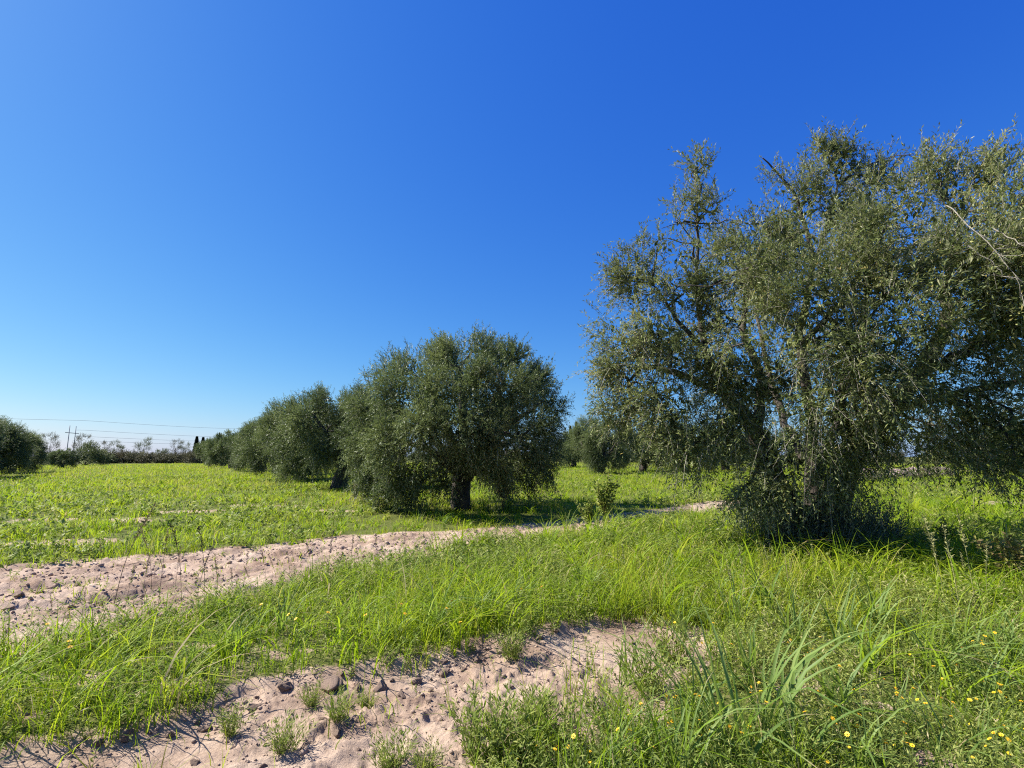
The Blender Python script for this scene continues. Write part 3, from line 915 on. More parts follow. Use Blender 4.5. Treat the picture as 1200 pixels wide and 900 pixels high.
# ------------------------------------------------------------------ the large near olive tree
def build_big_tree():
    g = np.random.default_rng(77)
    bx, by, bz = g3(952, 640)
    base = np.array([bx, by, bz])
    root = empty('olive_tree', (bx, by, bz), 'large old olive tree with gnarled split trunk and ragged crown, nearest at right', 'olive tree')
    A = lambda px, py, Y: at_depth(px, py, Y) - base
    tb = Buf()
    skel = []
    def limb(pts, r0, r1, n=18, sides=12, gn=.22, seed=0):
        P = curve_pts(pts, n)
        P[2:] += g.normal(0, .018, (n - 2, 3))
        rr = np.interp(np.linspace(0, 1, n), np.linspace(0, 1, len(np.atleast_1d(r0)) + 1), np.append(r0, r1))
        tube(tb, P, rr, sides, 0, gn, seed)
        skel.append(P[max(2, n // 4):])
        return P
    b0 = np.array([0, 0, -.15])
    limb([b0 + [-.05, 0, 0], A(952, 622, 8.6), A(950, 596, 8.65)], [.46, .38], .24, 12, 20, .35, 3)                       # butt
    limb([A(930, 632, 8.55), A(908, 560, 8.5), A(885, 505, 8.6), A(850, 462, 8.7), A(828, 412, 8.8), A(817, 335, 8.8), A(818, 240, 8.8)], [.20, .16, .10, .05], .015, 26, 14, .26, 1)
    limb([A(885, 505, 8.6), A(893, 450, 8.9), A(872, 385, 9.2), A(880, 320, 9.5)], [.10, .07], .025, 16, 10, .2, 2)
    limb([A(850, 462, 8.7), A(800, 440, 8.6), A(755, 430, 8.7), A(735, 455, 8.8)], [.07, .045], .018, 14, 8, .2, 4)
    limb([A(828, 412, 8.8), A(790, 370, 8.7), A(765, 330, 8.7)], [.05, .035], .012, 12, 7, .2, 5)
    limb([A(974, 634, 8.5), A(985, 560, 8.4), A(1028, 495, 8.2), A(1080, 436, 8.0), A(1108, 385, 7.8), A(1106, 340, 7.8), A(1125, 260, 7.8)], [.22, .18, .13, .075], .025, 26, 14, .26, 6)
    limb([A(1080, 436, 8.0), A(1145, 405, 7.7), A(1215, 365, 7.3), A(1270, 300, 7.0)], [.085, .06], .02, 16, 9, .2, 7)
    limb([A(1040, 482, 8.1), A(1120, 462, 7.8), A(1200, 448, 7.3), A(1270, 455, 6.9)], [.075, .05], .02, 16, 9, .2, 8)
    limb([A(952, 605, 8.7), A(952, 500, 8.8), A(938, 405, 8.9), A(955, 310, 8.9), A(985, 215, 9.0)], [.12, .085, .05], .02, 20, 12, .24, 9)
    limb([A(938, 405, 8.9), A(990, 350, 8.4), A(1030, 280, 8.2)], [.06, .04], .015, 14, 8, .2, 10)
    limb([A(955, 560, 8.9), A(985, 480, 9.7), A(1010, 380, 10.4), A(1020, 290, 10.6)], [.10, .07], .02, 16, 10, .22, 11)
    limb([A(940, 540, 8.9), A(905, 450, 9.9), A(885, 360, 10.6)], [.08, .06], .02, 14, 9, .22, 12)
    limb([A(955, 310, 8.9), A(930, 225, 8.8), A(892, 185, 8.7)], [.05, .03], .012, 12, 6, .15, 13)
    limb([A(1000, 540, 8.3), A(985, 470, 7.7), A(1000, 400, 7.3)], [.09, .06], .02, 12, 9, .2, 14)
    sk = np.vstack(skel)
    PX = [  # px, py, depth, radius, density
        (742, 415, 8.7, .62, 1), (758, 345, 8.6, .62, .9), (722, 385, 8.9, .42, .7), (795, 300, 8.7, .55, .9), (812, 245, 8.8, .42, .6), (818, 195, 8.8, .26, .55),
        (775, 470, 8.4, .68, 1), (738, 478, 8.8, .5, .8), (812, 520, 8.2, .60, .9), (770, 290, 8.8, .35, .6), (828, 400, 9.3, .7, 1), (868, 350, 9.0, .75, 1), (880, 450, 8.2, .72, 1),
        (850, 300, 9.6, .55, .9), (845, 440, 8.1, .6, 1), (790, 410, 8.2, .6, 1), (716, 440, 9.0, .38, .7),
        (925, 300, 8.5, .80, 1), (950, 232, 8.7, .62, 1), (985, 190, 8.9, .46, 1), (940, 395, 7.3, .74, 1), (1000, 320, 7.4, .86, 1), (1000, 420, 6.8, .74, 1), (950, 480, 7.2, .62, 1), (880, 400, 7.2, .62, .9), (960, 340, 6.9, .66, .9), (900, 310, 7.5, .6, .9), (1060, 380, 6.6, .66, .9),
        (905, 200, 8.7, .20, .5), (968, 178, 9.0, .28, .7), (885, 262, 8.9, .3, .5), (905, 520, 8.1, .5, .9), (1010, 235, 8.6, .5, 1),
        (1050, 255, 8.1, .75, 1), (1100, 235, 7.8, .75, 1), (1150, 245, 7.4, .7, 1), (1200, 248, 7.0, .75, 1), (1060, 335, 7.2, .8, 1), (1130, 315, 6.9, .85, 1), (1190, 315, 6.5, .85, 1),
        (1045, 430, 7.2, .7, 1), (1120, 500, 7.2, .6, .9), (1180, 500, 6.9, .7, 1), (1100, 400, 8.8, .6, .8), (1055, 505, 7.7, .5, .8), (1260, 310, 6.5, .8, 1), (1250, 480, 6.7, .8, 1),
        (1200, 400, 8.6, .6, .6), (1300, 390, 6.6, .9, 1), (1150, 365, 7.2, .6, .9), (1090, 200, 8.1, .42, .8), (1155, 205, 7.6, .36, .8), (1030, 205, 8.6, .32, .7),
        (900, 340, 10.6, .9, 1), (1000, 270, 10.8, .9, 1), (1095, 290, 10.2, .9, 1), (1180, 310, 9.6, .8, 1), (960, 420, 10.8, .9, 1), (1050, 440, 10.4, .8, .9), (850, 460, 10.2, .7, .9),
        (1260, 350, 9.0, .9, 1), (1010, 490, 10.0, .6, .8), (900, 470, 10.0, .6, .9), (905, 545, 7.7, .42, .8), (950, 515, 7.5, .44, .6), (990, 508, 7.4, .44, .6), (890, 575, 7.8, .35, .8), (1000, 552, 7.6, .32, .7), (965, 560, 7.6, .3, .6), (925, 565, 7.6, .32, .7), (925, 470, 7.9, .5, .8), (860, 500, 8.0, .55, .9), (880, 580, 7.9, .3, .8), (1020, 470, 7.3, .6, 1), (1100, 455, 7.3, .55, .9), (1150, 472, 7.1, .6, 1), (1200, 462, 6.9, .6, 1), (1088, 482, 7.8, .55, 1), (1140, 522, 7.3, .5, .9), (1190, 535, 6.9, .55, .9),
          (1062, 470, 7.1, .55, 1), (1222, 510, 6.7, .7, 1), (1030, 520, 7.5, .36, .8), (1170, 395, 7.0, .5, .8), (1100, 420, 7.4, .4, .8), (1090, 520, 8.4, .5, .9), (1160, 500, 8.6, .6, .9), (1215, 420, 7.6, .5, .8),
          (826, 335, 8.4, .5, 1.), (735, 330, 8.6, .45, .9), (790, 260, 8.6, .36, .8), (845, 320, 8.6, .45, .9), (770, 390, 8.2, .55, 1), (808, 285, 8.4, .40, .7), (842, 375, 8.4, .5, .9), (800, 345, 8.3, .5, .8), (828, 250, 8.5, .3, .6), 
          (1180, 545, 8.2, .45, .7), (1230, 540, 7.4, .6, .8), (1140, 530, 8.0, .4, .7)]
    lobes = [(*A(px, py, Y), r, .95, d * (.62 if px > 1040 and py > 400 else 1.0 if px < 840 else .92)) for px, py, Y, r, d in PX]
    for lb in lobes:
        nearest_branch(tb, sk, np.array(lb[:3]), .026, .009, g, 0, 6)
    cb = Buf()
    cen = A(985, 420, 8.7)
    fine_lobes = []
    for lx, ly, lz, r_, f_, d_ in lobes:
        for _ in range(3):
            o_ = unit(g.normal(0, 1, 3)) * r_ * g.uniform(.5, 1.05)
            fine_lobes.append((lx + o_[0], ly + o_[1], lz + o_[2] * .9, r_ * g.uniform(.35, .62), .9, d_ * g.uniform(.4, 1.2)))
    for lb in fine_lobes[::2]:
        nearest_branch(tb, sk, np.array(lb[:3]), .016, .005, g, 0, 4)
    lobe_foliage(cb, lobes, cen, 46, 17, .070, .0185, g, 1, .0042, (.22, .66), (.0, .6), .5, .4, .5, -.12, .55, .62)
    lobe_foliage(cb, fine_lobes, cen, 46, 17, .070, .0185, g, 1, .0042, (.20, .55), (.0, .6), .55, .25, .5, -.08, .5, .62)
    obj('trunk', tb.mesh('trunk', M_BARK, smooth=True), root)
    # upright shoots along the top and hanging streamers below
    S, D, Lt, dr = [], [], [], []
    tops = [(815, 200, 8.8), (825, 185, 8.8), (806, 215, 8.8), (835, 215, 8.8), (822, 172, 8.8), (900, 195, 8.7), (915, 190, 8.7), (893, 255, 8.9), (893, 300, 8.9), (950, 190, 8.8), (965, 175, 8.9), (985, 165, 8.9),
            (1000, 180, 8.8), (1020, 195, 8.7), (1030, 200, 8.6), (1075, 195, 8.2), (1100, 185, 8.0), (1130, 180, 7.8), (1150, 172, 7.6), (1175, 172, 7.3), (1195, 168, 7.1), (770, 270, 8.8), (745, 275, 8.8), (860, 275, 9.2), (880, 285, 9.2), (800, 235, 8.8), (845, 230, 8.8)]
    for t in tops:
        for k in range(7):
            S.append(A(t[0] + g.normal(0, 7), t[1] + 22 + g.normal(0, 9), t[2] + g.normal(0, .12)))
            D.append(unit(np.array([g.normal(0, .42), g.normal(0, .35), 1.])))
            Lt.append(g.uniform(.25, .55)); dr.append(g.uniform(0, .22))
    outs = [(715, 350, 8.7), (710, 320, 8.7), (700, 400, 8.8), (712, 440, 8.8), (705, 470, 8.9), (720, 500, 8.8), (735, 290, 8.7), (728, 330, 8.7)]
    for t in outs:
        for k in range(5):
            S.append(A(t[0] + 14 + g.normal(0, 6), t[1] + g.normal(0, 8), t[2]))
            D.append(unit(np.array([-1., g.normal(0, .4), g.normal(.1, .3)])))
            Lt.append(g.uniform(.3, .6)); dr.append(g.uniform(.05, .5))
    hang = [(900, 590, 7.7), (918, 600, 7.6), (935, 590, 7.6), (955, 600, 7.6), (972, 590, 7.6), (990, 580, 7.6), (820, 545, 8.3), (828, 560, 8.3), (812, 530, 8.3), (840, 540, 8.2), (870, 560, 8.2), (880, 520, 8.0), (1108, 540, 7.3), (1118, 555, 7.3), (1130, 560, 7.2), (1145, 560, 7.2), (1165, 560, 7.1), (1190, 560, 7.0),
            (1060, 530, 7.6), (1035, 520, 7.6), (905, 500, 7.7), (930, 520, 7.7), (950, 540, 7.7), (975, 530, 7.6), (1000, 500, 7.5), (780, 520, 8.4), (750, 510, 8.6), (730, 515, 8.7), (1085, 530, 7.4), (860, 520, 8.1), (965, 560, 7.8), (1210, 570, 7)]
    for t in hang:
        for k in range(6):
            S.append(A(t[0] + g.normal(0, 8), t[1] - 40 + g.normal(0, 12), t[2] + g.normal(0, .1)))
            D.append(unit(np.array([g.normal(0, .5), g.normal(-.1, .5), -.5])))
            Lt.append(g.uniform(.3, .8)); dr.append(g.uniform(.0, .4))
    S, D, Lt, dr = np.array(S), np.array(D), np.array(Lt), np.array(dr)
    twig_foliage(cb, S, D, Lt, dr, 22, .066, .0180, g, 1, .0036, .6)
    obj('crown', cb.mesh('crown', [M_OLIVE, M_TWIG]), root)
    # suckers round the butt
    sb = Buf()
    n = 1050
    a = np.where(g.random(n) < .35, g.normal(4.6, .7, n), g.uniform(0, 2 * np.pi, n))
    rr = g.uniform(.35, 1.2, n) ** .8
    S = np.stack([np.cos(a) * rr * 1.0, np.sin(a) * rr * .85, np.full(n, -.05)], -1)
    D = unit(np.stack([np.cos(a) * .25 + g.normal(0, .2, n), np.sin(a) * .25 + g.normal(0, .2, n), np.ones(n)], -1))
    twig_foliage(sb, S, D, g.uniform(.35, 1.3, n) * (1.15 - .35 * rr), g.uniform(0, .2, n), 20, .062, .019, g, 1, .004, .8)
    obj('basal_shoots', sb.mesh('basal_shoots', [M_SUCKER, M_TWIG]), root)
    # dead pale branches on the right face of the crown
    for pts in [[(1108, 240, 6.6), (1150, 278, 6.2), (1202, 335, 5.9)], [(1135, 288, 6.3), (1158, 305, 6.2), (1182, 326, 6.1)], [(1030, 258, 7.2), (1048, 272, 7.1), (1062, 292, 7.0)],
                [(1165, 268, 6.2), (1185, 280, 6.0), (1215, 296, 5.8)], [(1060, 278, 7.0), (1090, 278, 6.9), (1122, 270, 6.9)], [(1058, 292, 7.0), (1082, 302, 6.9), (1104, 318, 6.8)],
                [(975, 300, 7.4), (988, 340, 7.2), (980, 400, 7.1)], [(1075, 385, 6.8), (1090, 402, 6.7), (1116, 425, 6.6)], [(930, 440, 7.3), (920, 500, 7.3), (925, 560, 7.3)],
                [(868, 470, 7.8), (862, 530, 7.8), (866, 570, 7.8)], [(752, 405, 8.0), (768, 425, 7.9), (788, 436, 7.9)], [(955, 440, 7.2), (962, 490, 7.1), (955, 560, 7.2)], [(1005, 430, 7.0), (1022, 455, 6.9), (1030, 480, 6.9)]]:
        db = Buf()
        P = curve_pts([A(*p) for p in pts], 10)
        P[1:] += g.normal(0, .012, (9, 3))
        tube(db, P, np.linspace(.008, .003, 10), 5, 0)
        for q in (4, 6, 8):
            d = unit(P[q] - P[q - 1] + g.normal(0, .5, 3) * .12)
            tube(db, [P[q], P[q] + unit(d + g.normal(0, .35, 3)) * .14, P[q] + unit(d + g.normal(0, .35, 3)) * .3], [.005, .0035, .002], 4, 0)
        obj('dead_branch', db.mesh('dead_branch', M_TWIG), root)
build_big_tree()

# ------------------------------------------------------------------ far shrubs, conifers, poplars
def shrub_meshes(seed, H, W, m, n_lobes=9, dens=9, stems=True, leafL=.16, leafW=.06):
    g = np.random.default_rng(seed)
    tb, cb = Buf(), Buf()
    lobes = []
    for k in range(n_lobes):
        a = k * 2.4
        s = math.sqrt((k + .5) / n_lobes)
        rad = W * g.uniform(.2, .3)
        c = np.array([np.cos(a) * s * W * .45, np.sin(a) * s * W * .45, max(rad * .5, H * (g.uniform(.35, .8) - .25 * s))])
        lobes.append((*c, rad, .9))
        tube(tb, curve_pts([[0, 0, -.05], [c[0] * .4, c[1] * .4, c[2] * .5], c], 6), np.linspace(.05, .015, 6), 5, 0)
    lobe_foliage(cb, lobes, np.array([0, 0, H * .2]), dens, 10, leafL, leafW, g, None, .003, (.3, .7), (0, .3), .6, .5)
    return tb.mesh('trunk', M_BARKD), cb.mesh('crown', m)

def airy_tree(seed, H, m, dens=6.5):
    g = np.random.default_rng(seed)
    tb, cb = Buf(), Buf()
    tube(tb, curve_pts([[0, 0, -.05], [.1, 0, H * .3], [-.05, .1, H * .62]], 8), np.linspace(.12, .05, 8), 6, 0)
    lobes = []
    for k in range(9):
        a = k * 2.4
        c = np.array([np.cos(a) * H * .16 * g.uniform(.5, 1.2), np.sin(a) * H * .16, H * g.uniform(.45, .92)])
        lobes.append((*c, H * .12, .9))
        tube(tb, curve_pts([[0, 0, H * .28], [c[0] * .5, c[1] * .5, (c[2] + H * .3) / 2], c], 6), np.linspace(.05, .02, 6), 4, 0)
    lobe_foliage(cb, lobes, np.array([0, 0, H * .4]), dens, 9, .14, .05, g, 0, .012, (.5, 1.0), (0, .2), .8, .2, .9)
    return tb.mesh('trunk', M_BARKD), cb.mesh('crown', m)

def conifer(seed, H, W):
    g = np.random.default_rng(seed)
    tb, cb = Buf(), Buf()
    tube(tb, [[0, 0, -.1], [0, 0, H * .5], [0, 0, H * .97]], [.22, .14, .03], 7, 0)
    n = 9000
    t = g.beta(1.2, 1.1, n)
    a = g.uniform(0, 6.28, n)
    lim = W * (1.02 - t ** 1.7) * (.6 + .4 * np.abs(np.sin(t * 21))) * .5
    rr = lim * g.random(n) ** .5
    P = np.stack([np.cos(a) * rr, np.sin(a) * rr, H * (.08 + .92 * t)], -1)
    leaves(cb, P, unit(np.stack([np.cos(a), np.sin(a), g.normal(.2, .4, n)], -1)), unit(g.normal(0, .6, (n, 3)) + [0, 0, 1]), .5, .16, g.random(n))
    return tb.mesh('trunk', M_BARKD), cb.mesh('crown', M_CONIFER)

SH_A, SH_B, SH_C = shrub_meshes(1, 3.0, 5.0, M_SHRUB), shrub_meshes(2, 2.6, 5.0, M_BROWN), shrub_meshes(3, 2.7, 4.8, M_SHRUB)
AT_A, AT_B = airy_tree(4, 6.0, M_SHRUB), airy_tree(5, 6.0, M_BROWN, 5.0)
CO = conifer(6, 8.4, 2.5)
PO = (CO[0], CO[1].copy())
PO[1].materials.clear()
PO[1].materials.append(M_SHRUB)
HEDGE = 'shrubs along the far end of the field'
for (px, Y, m, rz, s, lab) in [
    (100, 88, SH_A, 0, 1.15, 'green shrub right of the low round olive tree, far end of the field'),
    (62, 90, SH_C, 1, 1.2, 'green shrub half behind the low round olive tree'),
    (118, 112, SH_A, 2, 1.1, 'green shrub at the left end of the far brown hedge'),
    (132, 118, SH_B, 3, 1.3, 'brown shrub of the far hedge under the first thin tree'),
    (146, 116, SH_B, 4, 1.25, 'brown shrub of the far hedge left of the thin airy tree'),
    (161, 118, SH_C, 5, 1.15, 'dull green shrub of the far hedge at the foot of the airy tree'),
    (176, 116, SH_B, .5, 1.2, 'brown shrub of the far hedge right of the airy tree'),
    (190, 120, SH_A, 1.5, .9, 'low green shrub in the dip of the far hedge'),
    (203, 116, SH_B, 2.5, 1.2, 'brown shrub of the far hedge left of the two dark conifers'),
    (217, 118, SH_C, 3.5, 1.25, 'dull green shrub of the far hedge just left of the conifers'),
    (231, 116, SH_B, 4.5, 1.15, 'brown shrub of the far hedge below the two dark conifers'),
    (246, 124, SH_A, 4.5, 1.15, 'green shrub behind the left end of the olive row')]:
    x, y = xy(px, Y)
    place_tree('shrub', m, x, y, rz, (s, s, s * (1.0 + .28 * math.sin(px * 1.7))), lab, HEDGE, 'shrub')
for (px, Y, m, rz, s, lab) in [
    (166, 122, AT_A, 0, .98, 'thin airy tree standing above the middle of the far hedge'),
    (136, 124, AT_A, 2, .88, 'thin tree above the left part of the far hedge'),
    (122, 128, AT_B, 1, .84, 'small thin tree at the left end of the far hedge'),
    (205, 124, AT_B, 3, .88, 'thin brownish tree left of the two dark conifers'),
    (216, 126, AT_A, 4, .84, 'thin tree between the brownish tree and the conifers'),
    (93, 104, AT_B, 5, .95, 'bare reddish tree just right of the power poles'),
    (57, 100, AT_B, 2, .95, 'bare reddish tree just left of the power poles')]:
    x, y = xy(px, Y)
    place_tree('thin_tree', m, x, y, rz, s, lab, 'thin trees above the far hedge', 'tree')
for px, s, lab in [(228.5, 1.0, 'left one of the two dark narrow conifers on the horizon'), (236, .97, 'right one of the two dark narrow conifers on the horizon')]:
    x, y = xy(px, 215)
    place_tree('conifer_tree', CO, x, y, s, (s * 1.0, s, s * 1.15), lab, 'conifers on the horizon', 'conifer')
for px, s, lab in [(669, 1.0, 'left pale poplar far behind, right of the middle olive tree'), (676, 1.12, 'right pale poplar far behind, right of the middle olive tree')]:
    x, y = xy(px, 190)
    place_tree('poplar_tree', PO, x, y, s, (s * .8, s * .8, s * 1.5), lab, 'poplars far behind', 'poplar')
# pale pink flowering bushes and brush beyond the large trunk
def flower_bush(seed):
    g = np.random.default_rng(seed)
    t, c = shrub_meshes(seed, 1.1, 2.6, M_SHRUB, 7, 14, True, .09, .035)
    fb = Buf()
    n = 420
    d = unit(g.normal(0, 1, (n, 3)) + [0, 0, .7])
    P = np.array([0, 0, .55]) + d * np.array([1.25, 1.25, .68]) * g.uniform(.75, 1.02, (n, 1))
    leaves(fb, P, unit(g.normal(0, 1, (n, 3))), unit(d), .12, .10, g.random(n))
    return t, c, fb.mesh('blossom', M_PINKF)
FB = flower_bush(31)
for px, Y, s, lab in [(1012, 31, 1.0, 'pale pink flowering bush just right of the large trunk'), (1051, 33, .95, 'second pale pink flowering bush right of the large trunk'),
                      (1074, 36, 1.0, 'pale pink flowering bush between the second and the rightmost'), (1100, 38, 1.0, 'rightmost pale pink flowering bush, under the large crown')]:
    x, y = xy(px, Y)
    e = place_tree('flowering_bush', FB, x, y, px, s * .66, lab, 'flowering bushes behind the large tree', 'bush')
    obj('blossom', FB[2], e)
for k in range(26):
    a = R(-20 + k * 3.3) if k < 22 else R(-52 - (k - 22) * 3)
    d = 150 + 22 * math.sin(k * 2.3)
    place_tree('shrub', (SH_A, SH_C, SH_B)[k % 3], d * math.sin(a), d * math.cos(a), k, 1.5 + .25 * math.sin(k * 1.7), 'distant green shrub on the horizon behind the olive rows', 'shrubs on the horizon', 'shrub')

# ------------------------------------------------------------------ power line
def build_power():
    x0, y0 = xy(77, 214)
    x1, y1 = xy(84.5, 219)
    root = empty('utility_pole', ((x0 + x1) / 2, (y0 + y1) / 2, 0), 'wooden H-frame power pole with two legs and a crossarm on the horizon', 'power pole')
    mx, my = (x0 + x1) / 2, (y0 + y1) / 2
    for (x, y) in ((x0, y0), (x1, y1)):
        b = Buf()
        tube(b, [[x - mx, y - my, -.3], [x - mx, y - my, 7], [x - mx, y - my, 14.3]], [.18, .15, .12], 8)
        obj('pole', b.mesh('pole', M_POLE), root)
    dx, dy = x1 - x0, y1 - y0
    b = Buf()
    tube(b, [[-dx * 1.05, -dy * 1.05, 11.3], [0, 0, 11.3], [dx * 1.05, dy * 1.05, 11.3]], [.15, .15, .15], 6)
    obj('crossarm', b.mesh('crossarm', M_POLE), root)
    # line direction from the measured pixels
    p0, p1 = np.array(xy(0, 196)), np.array(xy(290, 285))
    dr = p1 - p0
    for k, (za, zb, off, lab) in enumerate([(16.5, 17.2, 0, 'topmost power line crossing the sky at left'), (12.6, 12.6, 2, 'power line second from the top at left'),
                                     (9.9, 10.2, 4, 'power line third from the top at left'), (8.1, 8.6, 1, 'lowest power line above the far hedge')]):
        b = Buf()
        ts = np.linspace(-.8 if k == 0 else (.22 if k < 3 else .3), 2.0, 60)
        P = np.array([[*(p0 + dr * t), (za + (zb - za) * t) - .9 * math.sin(math.pi * ((t - .25) % 1.0))] for t in ts])
        tube(b, P, .048, 4, cap=False)
        tag(obj('power_line', b.mesh('power_line', M_WIRE)), lab, 'power line', 'power lines at left')
build_power()

# ------------------------------------------------------------------ single plants that can be told apart
def seed_stalk_mesh(seed, h, m_head, m_stem):
    g = np.random.default_rng(seed)
    b = Buf()
    bend = g.normal(0, .10, 2)
    P = curve_pts([[0, 0, -.02], [bend[0] * .3, bend[1] * .3, h * .5], [bend[0], bend[1], h]], 9)
    tube(b, P, np.linspace(.0036, .0018, 9), 4, 0)
    n = 70
    t = g.uniform(.66, 1.0, n)
    Q = np.stack([np.interp(t, np.linspace(0, 1, 9), P[:, k]) for k in range(3)], -1)
    d = unit(g.normal(0, 1, (n, 3)) * [1, 1, .4] + [0, 0, .9])
    leaves(b, Q, d, unit(g.normal(0, 1, (n, 3))), g.uniform(.02, .055, n), .009, g.random(n), 1)
    k = 4
    t = g.uniform(.1, .5, k)
    Q = np.stack([np.interp(t, np.linspace(0, 1, 9), P[:, j]) for j in range(3)], -1)
    d = unit(g.normal(0, 1, (k, 3)) * [1, 1, .3] + [0, 0, .6])
    leaves(b, Q, d, unit(g.normal(0, .4, (k, 3)) + [0, 0, 1]), .16, .008, g.random(k), 0)
    return b.mesh('seed_stalk', [m_stem, m_head])

def clump_mesh(seed, h, n, wid, m, straw=False):
    """broad arching blades of a coarse grass clump"""
    g = np.random.default_rng(seed)
    b = Buf()
    seg = 9
    for k in range(n):
        ph = g.uniform(0, 6.28)
        dr = np.array([np.cos(ph), np.sin(ph), 0])
        hh = h * g.uniform(.55, 1.1)
        bend = g.uniform(.25, 1.05)
        w = wid * g.uniform(.6, 1.2)
        base = np.array([g.normal(0, .04), g.normal(0, .04), -.02])
        t = np.linspace(0, 1, seg)
        ctr = base + dr * (hh * (.12 * t + bend * .8 * t ** 2.1))[:, None]
        ctr[:, 2] += hh * (t - .45 * bend * t ** 2.6)
        if g.random() < .25:
            kk = g.integers(5, 7)
            dn = np.clip(np.arange(seg) - kk, 0, None) * hh / seg
            ctr = ctr + dn[:, None] * (dr * .25 - np.array([0, 0, g.uniform(.4, .9)]))
        ctr = ctr + g.normal(0, .006, (seg, 3)) * np.linspace(0, 1, seg)[:, None]
        ta = unit(np.gradient(ctr, axis=0))
        sd = unit(np.cross(ta, np.array([dr[1] * .2, -dr[0] * .2, 1.])))
        nm = np.cross(sd, ta)
        ww = w * np.minimum(1, (.5 + 1.6 * t)) * (1 - t ** 2.6)
        V = np.stack([ctr - sd * ww[:, None] / 2 + nm * ww[:, None] * .16, ctr, ctr + sd * ww[:, None] / 2 + nm * ww[:, None] * .16], 1).reshape(-1, 3)
        q = []
        for i in range(seg - 1):
            for j in (0, 1):
                q.append([i * 3 + j, i * 3 + j + 1, i * 3 + j + 4, i * 3 + j + 3])
        tb_ = np.clip(g.normal(.33, .2), 0, .8)
        tip = g.uniform(.8, 1.5)
        tt = np.where(t > tip, 1., tb_ + .1 * t)
        b.add(V, q, None, np.repeat(tt, 3), 0)
    return b.mesh('grass_clump', m, smooth=True)

def on_ground(px, py):
    x, y = at(px, py)
    return (x, y, float(gz(x, y)[0]))

g = np.random.default_rng(55)
ST = [seed_stalk_mesh(60 + k, .9, M_RUST if k % 3 == 0 else M_STALK, M_STALK) for k in range(4)]
for px, py, top in [(133, 705, 597), (118, 676, 636), (178, 690, 622), (186, 705, 625), (213, 700, 615), (240, 700, 612), (228, 712, 640), (165, 712, 655), (205, 690, 640), (255, 700, 646), (285, 694, 650),
                    (312, 690, 640), (325, 690, 650), (296, 702, 660), (340, 684, 640), (365, 684, 636), (383, 684, 625), (410, 678, 630), (392, 690, 650), (440, 672, 628), (470, 666, 622), (145, 725, 670), (95, 735, 690), (60, 745, 700), (272, 712, 668)]:
    x, y, z = on_ground(px, py)
    s = max(.35, (py - top) / FOC * y / .9)
    tag(obj('seed_stalk', ST[g.integers(4)], None, (x, y, z), g.uniform(0, 6.28), s), 'thin dark seed stalk standing along the near edge of the dirt track', 'seed stalk', 'seed stalks along the track')
ST2 = [seed_stalk_mesh(70 + k, .9, M_STRAW, M_STRAW) for k in range(3)]
for px, py, top in [(1110, 720, 615), (1128, 735, 625), (1104, 708, 630), (1145, 720, 612), (1158, 720, 640), (1135, 700, 650), (960, 690, 640), (930, 700, 655), (905, 692, 640), (875, 715, 640), (863, 730, 660), (838, 735, 690), (735, 690, 640), (760, 690, 655), (705, 690, 650), (660, 690, 650), (600, 690, 655), (530, 700, 655), (480, 715, 665)]:
    x, y, z = on_ground(px, py)
    s = max(.35, (py - top) / FOC * y / .9)
    right = px > 1090
    tag(obj('seed_stalk', ST2[g.integers(3)], None, (x, y, z), g.uniform(0, 6.28), s),
        'pale straw seed stalk standing before the shade of the large right tree' if right else 'pale straw seed stalk standing in the tall green grass strip', 'seed stalk',
        'straw stalks before the tree shade' if right else 'straw stalks in the grass strip')
CL = [clump_mesh(80, .8, 18, .024, M_CLUMP), clump_mesh(81, .75, 20, .016, M_CLUMP), clump_mesh(82, .75, 15, .014, M_CLUMP)]
